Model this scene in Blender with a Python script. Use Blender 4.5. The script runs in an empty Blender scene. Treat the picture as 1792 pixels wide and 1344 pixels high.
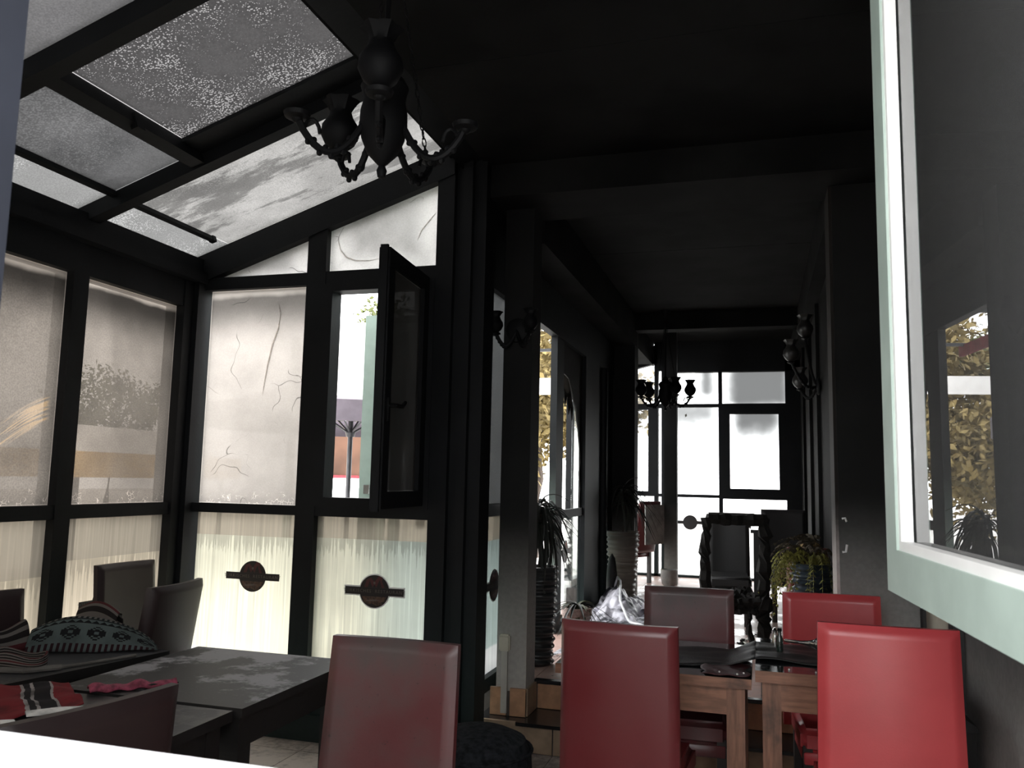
import bpy, bmesh, math, random
from mathutils import Vector, Matrix
random.seed(7)
S = bpy.context.scene
C = S.collection
PI = math.pi

# ------------------------------------------------------------------ camera
def make_camera():
    yaw, pitch, roll = [math.radians(a) for a in (16.72, 6.65, 1.22)]
    f = Vector((-math.sin(yaw)*math.cos(pitch), math.cos(yaw)*math.cos(pitch), math.sin(pitch)))
    r = Vector((math.cos(yaw), math.sin(yaw), 0)); u = r.cross(f)
    r2 = r*math.cos(roll)+u*math.sin(roll); u2 = -r*math.sin(roll)+u*math.cos(roll)
    cam = bpy.data.cameras.new('camera'); o = bpy.data.objects.new('camera', cam); C.objects.link(o)
    m = Matrix((( r2.x,u2.x,-f.x,0),(r2.y,u2.y,-f.y,0),(r2.z,u2.z,-f.z,1.52),(0,0,0,1)))
    o.matrix_world = m
    cam.sensor_fit = 'HORIZONTAL'; cam.sensor_width = 36; cam.lens = 1450/1792*36
    cam.clip_start = .02; cam.clip_end = 300
    cam.dof.use_dof = True; cam.dof.focus_distance = 3.6; cam.dof.aperture_fstop = 13.0
    S.camera = o
make_camera()

# ------------------------------------------------------------------ sky and exposure
SKY = 8.0
w = bpy.data.worlds.new('overcast_sky'); S.world = w; w.use_nodes = True
nt = w.node_tree; bg = nt.nodes['Background']
tc = nt.nodes.new('ShaderNodeTexCoord'); sp = nt.nodes.new('ShaderNodeSeparateXYZ')
mr = nt.nodes.new('ShaderNodeMapRange'); rp = nt.nodes.new('ShaderNodeValToRGB')
nt.links.new(tc.outputs['Generated'], sp.inputs[0]); nt.links.new(sp.outputs['Z'], mr.inputs['Value'])
mr.inputs['From Min'].default_value = -.1; mr.inputs['From Max'].default_value = 1
rp.color_ramp.elements[0].color = (.92, .94, .97, 1); rp.color_ramp.elements[1].color = (1, 1, 1, 1)
nt.links.new(mr.outputs[0], rp.inputs[0]); nt.links.new(rp.outputs[0], bg.inputs['Color'])
bg.inputs['Strength'].default_value = SKY
S.view_settings.view_transform = 'Standard'; S.view_settings.look = 'None'
S.view_settings.exposure = 0.0; S.view_settings.gamma = 1.0; S.view_settings.use_curve_mapping = False
S.cycles.use_denoising = True
S.cycles.max_bounces = 10; S.cycles.diffuse_bounces = 4; S.cycles.glossy_bounces = 5
S.cycles.transparent_max_bounces = 24; S.cycles.transmission_bounces = 6
S.cycles.caustics_reflective = False; S.cycles.caustics_refractive = False
S.cycles.sample_clamp_indirect = 6.0

# ------------------------------------------------------------------ node helper
class N:
    def __init__(s, name):
        s.m = bpy.data.materials.new(name); s.m.use_nodes = True
        s.t = s.m.node_tree; s.t.nodes.clear()
        s.out = s.t.nodes.new('ShaderNodeOutputMaterial')
    def set(s, sock, v):
        if isinstance(v, bpy.types.NodeSocket): s.t.links.new(v, sock)
        elif isinstance(v, (tuple, list)):
            v = tuple(v)
            sock.default_value = v+(1,) if len(v) == 3 and sock.type == 'RGBA' else v
        else: sock.default_value = v
    def n(s, ty, ins=None, **props):
        nd = s.t.nodes.new(ty)
        for k, v in props.items(): setattr(nd, k, v)
        for k, v in (ins or {}).items(): s.set(nd.inputs[k], v)
        return nd
    def math(s, op, a, b=0.0, c=0.0, clamp=False):
        nd = s.n('ShaderNodeMath', operation=op, use_clamp=clamp)
        s.set(nd.inputs[0], a); s.set(nd.inputs[1], b); s.set(nd.inputs[2], c)
        return nd.outputs[0]
    def step(s, x, a, b, lo=0.0, hi=1.0):
        nd = s.n('ShaderNodeMapRange', interpolation_type='SMOOTHSTEP')
        s.set(nd.inputs['Value'], x); s.set(nd.inputs['From Min'], a); s.set(nd.inputs['From Max'], b)
        s.set(nd.inputs['To Min'], lo); s.set(nd.inputs['To Max'], hi)
        return nd.outputs[0]
    def mix(s, f, a, b, blend='MIX'):
        nd = s.n('ShaderNodeMix', data_type='RGBA', blend_type=blend)
        s.set(nd.inputs[0], f); s.set(nd.inputs[6], a); s.set(nd.inputs[7], b)
        return nd.outputs[2]
    def scale(s, col, f):
        return s.mix(1.0, col, s.comb(f, f, f), 'MULTIPLY')
    def comb(s, a, b, c):
        nd = s.n('ShaderNodeCombineXYZ'); s.set(nd.inputs[0], a); s.set(nd.inputs[1], b); s.set(nd.inputs[2], c)
        return nd.outputs[0]
    def noise(s, vec, scale, detail=3.0, rough=.55):
        nd = s.n('ShaderNodeTexNoise'); s.set(nd.inputs['Vector'], vec)
        s.set(nd.inputs['Scale'], scale); s.set(nd.inputs['Detail'], detail); s.set(nd.inputs['Roughness'], rough)
        return nd.outputs['Fac']
    def vmul(s, vec, v):
        nd = s.n('ShaderNodeVectorMath', operation='MULTIPLY'); s.set(nd.inputs[0], vec); s.set(nd.inputs[1], v)
        return nd.outputs[0]
    def pos(s): return s.n('ShaderNodeNewGeometry').outputs['Position']
    def tex(s, which='Object'): return s.n('ShaderNodeTexCoord').outputs[which]
    def sep(s, vec):
        nd = s.n('ShaderNodeSeparateXYZ'); s.set(nd.inputs[0], vec); return nd.outputs
    def bsdf(s, **ins):
        nd = s.n('ShaderNodeBsdfPrincipled')
        for k, v in ins.items(): s.set(nd.inputs[k.replace('_', ' ')], v)
        return nd
    def bump(s, h, strength=.3, dist=.01):
        nd = s.n('ShaderNodeBump'); s.set(nd.inputs['Height'], h)
        nd.inputs['Strength'].default_value = strength; nd.inputs['Distance'].default_value = dist
        return nd.outputs[0]
    def done(s, sh):
        s.t.links.new(sh if isinstance(sh, bpy.types.NodeSocket) else sh.outputs[0], s.out.inputs[0]); return s.m

SOOT = (.0046, .0050, .0058)
MAT = {}
def plain(name, col, rough=.6, metal=0.0, var=.25, nscale=9, bump=0.0, coat=0.0, spec=.5):
    k = N(name); p = k.tex('Object'); n = k.noise(p, nscale, 4)
    f = k.step(n, .3, .7)
    c = k.mix(f, tuple(x*(1-var) for x in col), tuple(min(1, x*(1+var)) for x in col))
    b = k.bsdf(Base_Color=c, Roughness=rough, Metallic=metal, Coat_Weight=coat, Specular_IOR_Level=spec)
    if bump: k.set(b.inputs['Normal'], k.bump(k.noise(p, nscale*8, 3), bump, .004))
    MAT[name] = k.done(b); return MAT[name]
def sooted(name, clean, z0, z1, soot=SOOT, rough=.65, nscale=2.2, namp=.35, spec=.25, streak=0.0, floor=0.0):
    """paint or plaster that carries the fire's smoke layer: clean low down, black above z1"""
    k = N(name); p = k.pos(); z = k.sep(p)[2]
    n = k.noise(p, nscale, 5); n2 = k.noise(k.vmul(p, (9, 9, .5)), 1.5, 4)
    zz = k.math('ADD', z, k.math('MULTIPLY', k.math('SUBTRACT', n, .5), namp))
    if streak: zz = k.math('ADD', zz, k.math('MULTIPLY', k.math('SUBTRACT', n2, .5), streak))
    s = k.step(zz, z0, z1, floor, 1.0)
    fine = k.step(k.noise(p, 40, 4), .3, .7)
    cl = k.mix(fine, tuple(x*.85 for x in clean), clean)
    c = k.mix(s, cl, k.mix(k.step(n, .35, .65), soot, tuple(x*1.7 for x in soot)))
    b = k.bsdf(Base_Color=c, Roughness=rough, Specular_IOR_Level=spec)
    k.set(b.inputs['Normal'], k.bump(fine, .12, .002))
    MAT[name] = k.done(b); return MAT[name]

sooted('frame_soot', (.022, .034, .033), .0, 1.15, rough=.6, spec=.18, streak=.2)
sooted('ceiling_soot', (.02, .02, .02), -3, -2, soot=(.0085, .0085, .0085), rough=.85, spec=.05)
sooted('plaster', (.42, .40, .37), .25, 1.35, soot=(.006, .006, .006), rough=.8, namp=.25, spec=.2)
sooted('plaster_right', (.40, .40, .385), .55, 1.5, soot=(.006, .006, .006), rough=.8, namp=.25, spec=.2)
sooted('plaster_reveal_lit', (.55, .5, .48), .9, 1.45, soot=(.010, .008, .007), rough=.75, namp=.5, spec=.2)  # clean part lightened with the door's daylight painted in; soot above
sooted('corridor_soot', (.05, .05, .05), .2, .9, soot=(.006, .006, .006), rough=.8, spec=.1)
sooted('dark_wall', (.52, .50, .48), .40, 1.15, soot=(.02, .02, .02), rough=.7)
sooted('sage_sooted', (.30, .37, .33), .75, 1.7, soot=(.012, .013, .014))
plain('sage_paint', (.34, .415, .37), .45, var=.08)
plain('jamb_paint', (.016, .018, .026), .5, var=.1)
plain('white_paint', (.8, .8, .8), .4, var=.04)
plain('bead_white', (.75, .74, .72), .35, var=.05)
plain('gasket', (.02, .02, .02), .6)
plain('spacer_metal', (.85, .82, .68), .4, metal=.1, var=.1)
plain('burnt_wood', (.012, .011, .010), .8, bump=.8, nscale=14, spec=.2)
plain('char_edge', (.06, .035, .025), .85, bump=.6)
plain('blackened_metal', (.004, .004, .0045), .6, var=.4, spec=.15)
plain('sooty_glass_shade', (.0035, .0035, .004), .6, spec=.12)
plain('dusty_shade', (.022, .021, .02), .35, var=.5, nscale=25)
plain('cream_plastic', (.5, .47, .38), .45, var=.08)
plain('duct_plastic', (.42, .40, .36), .5, var=.06)
plain('terracotta_tile', (.40, .215, .12), .5, var=.18, nscale=14)
plain('riser_tile', (.30, .215, .145), .5, var=.22, nscale=9)
plain('grout', (.07, .06, .055), .9)
plain('black_trim', (.012, .012, .013), .25, spec=.6)
plain('pouf_fabric', (.022, .024, .028), .9, bump=.6, nscale=30, var=.5, spec=.1)
plain('white_pot', (.33, .32, .30), .55, var=.25)
plain('blue_pot', (.03, .042, .055), .28, spec=.6)
plain('leaf_burnt', (.012, .014, .010), .6)
plain('leaf_green', (.05, .06, .025), .6)
plain('fern', (.21, .20, .045), .6, var=.5, nscale=30)
plain('fern_dead', (.05, .038, .022), .7, var=.5, nscale=30)
plain('fern_brown', (.20, .13, .05), .7, var=.4, nscale=30)
plain('white_cable', (.7, .7, .72), .4)
plain('black_cloth', (.012, .011, .011), .45, bump=.7, nscale=22, spec=.5)
plain('kilim_red_wet', (.045, .012, .014), .4, bump=.6, nscale=40)
plain('silver', (.75, .74, .72), .15, metal=1.0, var=.1)
plain('green_glass', (.02, .03, .025), .1, var=.2, spec=.8)
plain('chair_leg_wood', (.018, .013, .012), .5)
plain('parasol_cloth', (.115, .095, .115), .8, var=.1)
plain('pole_metal', (.05, .05, .055), .4, metal=.4)
plain('orange_wall', (.085, .042, .026), .9, var=.5, nscale=.9)
plain('yellow_cloth', (.80, .46, .05), .8, var=.2, nscale=1.2)
plain('red_cloth', (.25, .03, .04), .8)
plain('white_render', (.75, .74, .72), .9, var=.05)
plain('bark', (.06, .045, .035), .9)
plain('leaf_autumn', (.20, .15, .055), .8, var=.55, nscale=1.3)
plain('leaf_tree', (.10, .115, .035), .8, var=.45, nscale=1.3)
plain('sticker_black', (.012, .009, .009), .45)
plain('sticker_red', (.07, .012, .014), .45)
plain('sticker_brown', (.075, .04, .026), .45, var=.5, nscale=60)
plain('sticker_text', (.10, .085, .075), .45)
plain('sticker_white', (.85, .85, .82), .45, var=.02)
plain('sticker_orange', (.55, .10, .02), .45)
plain('cord', (.12, .11, .10), .9)
plain('pink_cloth', (.22, .035, .065), .85, bump=.6, nscale=40, var=.4)
plain('debris_white', (.6, .58, .55), .8, var=.3, nscale=20)

def leather(name, col, dust, rough=.32):
    k = N(name); p = k.tex('Object'); w_ = k.pos()
    n = k.noise(p, 3.5, 5); fine = k.noise(p, 70, 4)
    z = k.sep(p)[2]
    d = k.math('MULTIPLY', k.step(k.math('ADD', n, k.math('MULTIPLY', z, .35)), .62, 1.0), dust)
    specks = k.step(fine, .66, .72, 0, .5)
    c = k.mix(k.step(n, .3, .7), tuple(x*.82 for x in col), col)
    c = k.mix(d, c, (.06, .048, .044)); c = k.mix(k.math('MULTIPLY', specks, dust), c, SOOT)
    b = k.bsdf(Base_Color=c, Roughness=k.math('ADD', rough, k.math('MULTIPLY', d, .3)), Specular_IOR_Level=.5, Coat_Weight=.15, Coat_Roughness=.25)
    k.set(b.inputs['Normal'], k.bump(k.noise(p, 160, 3), .10, .002))
    MAT[name] = k.done(b)
leather('leather_lit', (.54, .062, .07), .04, .32)  # red leather with the strong daylight on the right chairs put into the colour
leather('leather_red', (.16, .022, .026), .2)
leather('leather_dusty', (.12, .027, .03), .9)
leather('leather_shaded', (.020, .008, .009), .15, .48)  # the same red leather, darkened to paint in the shade on the left chairs
leather('leather_black', (.006, .005, .005), .1, .75)

def tabletop(name, col, dusty, rough, amt):
    k = N(name); p = k.pos()
    n = k.noise(p, 3.2, 6, .65); f = k.noise(p, 60, 4)
    s = k.step(k.math('ADD', n, k.math('MULTIPLY', f, .12)), .50, .58)
    c = k.mix(k.math('MULTIPLY', s, amt), dusty, col)
    c = k.mix(k.step(f, .62, .7, 0, .35), c, (.12, .12, .12))
    b = k.bsdf(Base_Color=c, Roughness=k.math('SUBTRACT', rough, k.math('MULTIPLY', s, .12)), Specular_IOR_Level=.5 if rough < .3 else .3)
    k.set(b.inputs['Normal'], k.bump(f, .1, .002))
    MAT[name] = k.done(b)
tabletop('table_dusty', (.018, .017, .018), (.24, .232, .24), .62, 1.0)
tabletop('table_dark', (.022, .022, .023), (.042, .042, .045), .5, .8)
tabletop('table_wet', (.014, .016, .017), (.02, .022, .024), .16, .7)
def wood(name, col, vert=False):
    k = N(name); p = k.tex('Object')
    n = k.noise(k.vmul(p, (30, 30, 3) if vert else (3, 30, 30)), 2, 5, .6)
    c = k.mix(k.step(n, .3, .7), tuple(x*.55 for x in col), col)
    c = k.mix(k.step(k.noise(p, 6, 4), .55, .75, 0, .7), c, (.015, .013, .012))
    MAT[name] = k.done(k.bsdf(Base_Color=c, Roughness=.5))
wood('walnut', (.30, .135, .080)); wood('walnut_vertical', (.25, .115, .07), True); wood('black_wood', (.012, .011, .011))

def floor_tile_mat(name, a, b_, dirt, amt, wet=.0):
    k = N(name); p = k.pos(); oi = k.n('ShaderNodeObjectInfo').outputs['Random']
    n = k.noise(p, 2.5, 6, .65); f = k.noise(p, 25, 5, .7)
    c = k.mix(oi, a, b_)
    d = k.step(k.math('ADD', k.math('MULTIPLY', n, .7), k.math('MULTIPLY', f, .4)), .5, .68)
    c = k.mix(k.math('MULTIPLY', d, amt), c, dirt)
    bs = k.bsdf(Base_Color=c, Roughness=k.math('SUBTRACT', .5, k.math('MULTIPLY', d, wet)))
    k.set(bs.inputs['Normal'], k.bump(f, .15, .003))
    MAT[name] = k.done(bs)
floor_tile_mat('tile_beige', (.46, .40, .365), (.54, .47, .43), (.10, .09, .085), .75)
floor_tile_mat('tile_pink', (.36, .235, .20), (.42, .28, .24), (.06, .055, .055), .55, .3)
# ash and water on the upper floor
def ash():
    k = N('wet_ash'); p = k.pos(); n = k.noise(p, 9, 8, .75); m = k.noise(p, 2.3, 3)
    f = k.step(k.math('ADD', n, k.math('MULTIPLY', k.math('SUBTRACT', m, .5), .5)), .46, .56)
    c = k.mix(f, (.02, .021, .025), (.50, .51, .56))
    b = k.bsdf(Base_Color=c, Roughness=k.step(f, 0, 1, .15, .8))
    k.set(b.inputs['Normal'], k.bump(n, .9, .02)); MAT['wet_ash'] = k.done(b)
ash()
def crumple():
    k = N('plastic_sheet'); p = k.tex('Object'); n = k.noise(p, 7, 5)
    c = k.mix(k.step(n, .36, .56), (.035, .035, .045), (.62, .6, .66))
    MAT['plastic_sheet'] = k.done(k.bsdf(Base_Color=c, Roughness=.4))
crumple()
def potmat():
    k = N('ribbed_pot'); z = k.sep(k.pos())[2]; p = k.tex('Object')
    n = k.noise(p, 3, 4)
    c = k.mix(k.step(k.math('ADD', z, k.math('MULTIPLY', n, .3)), .7, 1.35), (.24, .20, .165), (.05, .045, .04))
    MAT['ribbed_pot'] = k.done(k.bsdf(Base_Color=c, Roughness=.38))
potmat()
plain('ribbed_pot_dark', (.022, .023, .024), .4)
def ground():
    k = N('paving'); p = k.pos()
    n = k.noise(p, .8, 5); c = k.mix(k.step(n, .3, .7), (.50, .485, .46), (.58, .565, .54))
    MAT['paving'] = k.done(k.bsdf(Base_Color=c, Roughness=.9))
ground()
def kilims():
    # green woven kilim: bands of triangles and stepped diamonds
    k = N('kilim_green'); uv = k.sep(k.tex('UV')); u, v = uv[0], uv[1]
    fr = lambda x, s: k.math('FRACT', k.math('MULTIPLY', x, s))
    tri = k.math('LESS_THAN', k.math('ABSOLUTE', k.math('SUBTRACT', fr(u, 16), .5)), k.math('MULTIPLY', k.math('SUBTRACT', .80, v), 5.0))
    band1 = k.math('MULTIPLY', k.math('MULTIPLY', k.math('GREATER_THAN', v, .68), k.math('LESS_THAN', v, .80)), tri)
    du = k.math('SNAP', k.math('ABSOLUTE', k.math('SUBTRACT', fr(u, 5), .5)), .09)
    dv = k.math('SNAP', k.math('ABSOLUTE', k.math('SUBTRACT', v, .42)), .035)
    dd = k.math('ADD', du, k.math('MULTIPLY', dv, 2.2))
    dia = k.math('MULTIPLY', k.math('LESS_THAN', dd, .36), k.math('GREATER_THAN', k.math('FRACT', k.math('MULTIPLY', dd, 5.5)), .38))
    low = k.math('MULTIPLY', k.math('LESS_THAN', v, .17), k.math('LESS_THAN', fr(u, 22), .5))
    c = k.mix(k.math('MAXIMUM', band1, dia), (.085, .105, .102), (.012, .012, .013))
    c = k.mix(low, c, (.026, .010, .013))
    edge = k.math('GREATER_THAN', v, .88)
    chk = k.math('GREATER_THAN', fr(u, 24), .5)
    c = k.mix(edge, c, k.mix(chk, (.014, .016, .016), (.11, .105, .097)))
    c = k.mix(k.math('MULTIPLY', k.math('GREATER_THAN', v, .82), k.math('LESS_THAN', v, .88)), c, (.02, .022, .022))
    c = k.mix(k.step(k.noise(k.tex('Object'), 5, 4), .45, .75, 0, .75), c, (.015, .016, .017))
    b = k.bsdf(Base_Color=c, Roughness=.9, Specular_IOR_Level=.1)
    MAT['kilim_green'] = k.done(b)
    # striped fringe roll
    k = N('kilim_stripes'); uv = k.sep(k.tex('UV')); v = uv[1]
    s = k.math('FRACT', k.math('MULTIPLY', v, 6)); s2 = k.math('GREATER_THAN', s, .55)
    c = k.mix(s2, (.016, .013, .013), (.12, .108, .10))
    c = k.mix(k.math('LESS_THAN', k.math('FRACT', k.math('MULTIPLY', v, 2)), .2), c, (.07, .018, .02))
    MAT['kilim_stripes'] = k.done(k.bsdf(Base_Color=c, Roughness=.9, Specular_IOR_Level=.1))
    # red kilim with black band between white lines
    k = N('kilim_red'); uv = k.sep(k.tex('UV')); u = k.math('ADD', uv[0], k.math('MULTIPLY', k.math('SUBTRACT', k.noise(k.tex('UV'), 14, 3), .5), .03))
    c = (.17, .022, .026)
    blk = k.math('MULTIPLY', k.math('GREATER_THAN', u, .52), k.math('LESS_THAN', u, .78))
    c = k.mix(blk, c, (.016, .014, .016))
    for a in (.52, .60, .77):
        ln = k.math('LESS_THAN', k.math('ABSOLUTE', k.math('SUBTRACT', u, a)), .014)
        c = k.mix(ln, c, (.30, .27, .26))
    c = k.mix(k.step(k.noise(k.tex('Object'), 9, 5), .5, .72, 0, .75), c, (.02, .016, .016))
    MAT['kilim_red'] = k.done(k.bsdf(Base_Color=c, Roughness=.9, Specular_IOR_Level=.1))
kilims()

# ------------------------------------------------------------------ glass
def clear_glass():
    k = N('clear_glass')
    fr = k.n('ShaderNodeFresnel'); fr.inputs['IOR'].default_value = 1.35
    t = k.n('ShaderNodeBsdfTransparent', {'Color': (.96, .97, .965)}); g = k.n('ShaderNodeBsdfGlossy', {'Color': (1, 1, 1), 'Roughness': 0.01})
    mx = k.n('ShaderNodeMixShader'); k.set(mx.inputs[0], k.math('MULTIPLY', fr.outputs[0], .5)); k.set(mx.inputs[1], t.outputs[0]); k.set(mx.inputs[2], g.outputs[0])
    MAT['clear_glass'] = k.done(mx.outputs[0])
    k = N('sash_glass')
    fr = k.n('ShaderNodeFresnel'); fr.inputs['IOR'].default_value = 1.5
    t = k.n('ShaderNodeBsdfTransparent', {'Color': (.5, .515, .51)}); g = k.n('ShaderNodeBsdfGlossy', {'Color': (1, 1, 1), 'Roughness': 0.0})
    mx = k.n('ShaderNodeMixShader'); k.set(mx.inputs[0], fr.outputs[0]); k.set(mx.inputs[1], t.outputs[0]); k.set(mx.inputs[2], g.outputs[0])
    d = k.n('ShaderNodeBsdfDiffuse', {'Color': (.018, .018, .018)})
    ad = k.n('ShaderNodeAddShader'); k.set(ad.inputs[0], mx.outputs[0]); k.set(ad.inputs[1], d.outputs[0])
    MAT['sash_glass'] = k.done(ad.outputs[0])
    k = N('front_glass')
    fr = k.n('ShaderNodeFresnel'); fr.inputs['IOR'].default_value = 1.5
    t = k.n('ShaderNodeBsdfTransparent', {'Color': (.95, .96, .955)}); g = k.n('ShaderNodeBsdfGlossy', {'Color': (1, 1, 1), 'Roughness': 0.0})
    mx = k.n('ShaderNodeMixShader'); k.set(mx.inputs[0], fr.outputs[0]); k.set(mx.inputs[1], t.outputs[0]); k.set(mx.inputs[2], g.outputs[0])
    d = k.n('ShaderNodeBsdfDiffuse', {'Color': (.02, .02, .02)}); ad = k.n('ShaderNodeAddShader'); k.set(ad.inputs[0], mx.outputs[0]); k.set(ad.inputs[1], d.outputs[0])
    MAT['front_glass'] = k.done(ad.outputs[0])
    k = N('glass_crack'); l = k.n('ShaderNodeBsdfTranslucent', {'Color': (.9, .88, .86)}); MAT['glass_crack'] = k.done(l.outputs[0])
clear_glass()

def soot_glass(name, see=.02, glow=.06, tint=(1, .96, .91), top=0.0, topband=0.0, speck=0.0, blot=.3, nscale=2.0,
               grad=0.0, cracks=0.0, swipe=0, vig=0.0, grain=1.0, seed=0.0, low_clear=0.0, edge=0.0, smear=0.0, flakes=0.0, size=(1, 1)):
    """soot film burnt onto the room side of a pane: part scatters daylight, part lets it straight through"""
    k = N(name); g = k.sep(k.tex('Generated')); gx, gz = g[0], g[2]; p = k.vmul(k.tex('Object'), (1, 1, 1))
    sh = k.n('ShaderNodeVectorMath', operation='ADD'); k.set(sh.inputs[0], p); k.set(sh.inputs[1], (seed, seed*1.7, -seed)); p = sh.outputs[0]
    n = k.noise(p, nscale, 5, .6); f = k.noise(p, 120, 3, .6)
    wob = k.math('MULTIPLY', k.math('SUBTRACT', k.noise(p, 3, 3), .5), .05)
    zz = k.math('ADD', gz, wob)
    s = k.math('SUBTRACT', 1.0, k.math('MULTIPLY', k.step(n, .35, .7), blot))
    s = k.math('MULTIPLY', s, k.step(f, .25, .75, 1-.22*grain, 1+.16*grain))
    if grad: s = k.math('MULTIPLY', s, k.step(gz, 0, 1, 1.0, 1.0-grad))
    if top: s = k.math('MULTIPLY', s, k.math('SUBTRACT', 1.0, k.math('MULTIPLY', k.step(zz, .72, .94), top)))
    if topband:
        band = k.math('MULTIPLY', k.step(zz, .955, .985), topband); s = k.math('ADD', s, band)
    if smear:
        sx = k.noise(k.vmul(p, (.8, 1, 2.6)), 1.6, 7, .7); s = k.math('MULTIPLY', s, k.step(sx, .46, .54, 1-smear, 1.3))
    if speck:
        v = k.n('ShaderNodeTexVoronoi'); k.set(v.inputs['Vector'], p); v.inputs['Scale'].default_value = 95
        rad = k.step(k.noise(p, 2.6, 4), .36, .64, .0, .46)
        s = k.math('ADD', s, k.math('MULTIPLY', k.math('LESS_THAN', v.outputs['Distance'], rad), speck))
    if flakes:
        v = k.n('ShaderNodeTexVoronoi', feature='DISTANCE_TO_EDGE'); k.set(v.inputs['Vector'], p); v.inputs['Scale'].default_value = 42
        ln = k.math('LESS_THAN', v.outputs['Distance'], .04)
        msk = k.math('MULTIPLY', k.step(k.math('ADD', gz, k.math('MULTIPLY', k.noise(p, 14, 3), .16)), .10, .13, 1, 0), k.step(k.noise(p, 22, 2), .5, .56))
        s = k.math('ADD', s, k.math('MULTIPLY', k.math('MULTIPLY', ln, msk), flakes))
    if cracks:
        wv = k.n('ShaderNodeTexVoronoi', feature='DISTANCE_TO_EDGE'); dn = k.n('ShaderNodeTexNoise'); k.set(dn.inputs['Vector'], p); dn.inputs['Scale'].default_value = 3
        ad = k.n('ShaderNodeVectorMath', operation='MULTIPLY_ADD'); k.set(ad.inputs[0], dn.outputs['Color']); k.set(ad.inputs[1], (.5, .5, .5)); k.set(ad.inputs[2], p)
        k.set(wv.inputs['Vector'], ad.outputs[0]); wv.inputs['Scale'].default_value = 2.1
        ck = k.math('LESS_THAN', wv.outputs['Distance'], .0045); gate = k.step(k.noise(p, 3.1, 2), .5, .56)
        s = k.math('MULTIPLY', s, k.math('SUBTRACT', 1.0, k.math('MULTIPLY', k.math('MULTIPLY', ck, gate), cracks)))
    if vig:
        vx = k.math('MINIMUM', gx, k.math('SUBTRACT', 1, gx)); s = k.math('MULTIPLY', s, k.step(k.math('ADD', k.math('MINIMUM', vx, k.math('MINIMUM', gz, k.math('SUBTRACT', 1, gz))), k.math('MULTIPLY', wob, .8)), .0, .32, 1+vig, .85))
    gold = 0.0
    if swipe:      # a hand has wiped an arc through the soot
        dxx = k.math('MAXIMUM', k.math('SUBTRACT', .97, gx), 0.0)
        zc = k.math('SUBTRACT', .455, k.math('MULTIPLY', k.math('POWER', dxx, 1.35), .62))
        dd = k.math('SUBTRACT', gz, zc); fib = k.noise(k.vmul(k.comb(gx, 0.0, dd), (4, 1, 90)), 1.0, 3)
        gold = k.math('MULTIPLY', k.step(k.math('ABSOLUTE', k.math('ADD', dd, .05)), .045, .065, 1, 0), k.step(fib, .42, .62))
        gold = k.math('MULTIPLY', gold, k.step(gx, .93, .97, 1, 0)); s = k.math('ADD', s, k.math('MULTIPLY', gold, .9))
    if edge:
        ex = k.math('MULTIPLY', k.math('MINIMUM', gx, k.math('SUBTRACT', 1, gx)), size[0]); ez = k.math('MULTIPLY', k.math('MINIMUM', gz, k.math('SUBTRACT', 1, gz)), size[1])
        e = k.math('MINIMUM', ex, ez)
        s = k.math('ADD', s, k.math('MULTIPLY', k.math('LESS_THAN', e, .005), edge))
    s = k.math('MAXIMUM', s, .02)
    lo = k.step(gz, 0, .35, 1+low_clear, 1.0)
    t = k.n('ShaderNodeBsdfTransparent'); k.set(t.inputs[0], k.scale(tint, k.math('MULTIPLY', k.math('MULTIPLY', s, see), lo)))
    l = k.n('ShaderNodeBsdfTranslucent'); k.set(l.inputs[0], k.scale(k.mix(gold, tint, (1, .70, .42)), k.math('MULTIPLY', s, glow)))
    d = k.n('ShaderNodeBsdfDiffuse', {'Color': (.02, .02, .02)})
    a1 = k.n('ShaderNodeAddShader'); k.set(a1.inputs[0], t.outputs[0]); k.set(a1.inputs[1], l.outputs[0])
    a2 = k.n('ShaderNodeAddShader'); k.set(a2.inputs[0], a1.outputs[0]); k.set(a2.inputs[1], d.outputs[0])
    MAT[name] = k.done(a2.outputs[0]); return MAT[name]

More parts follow.
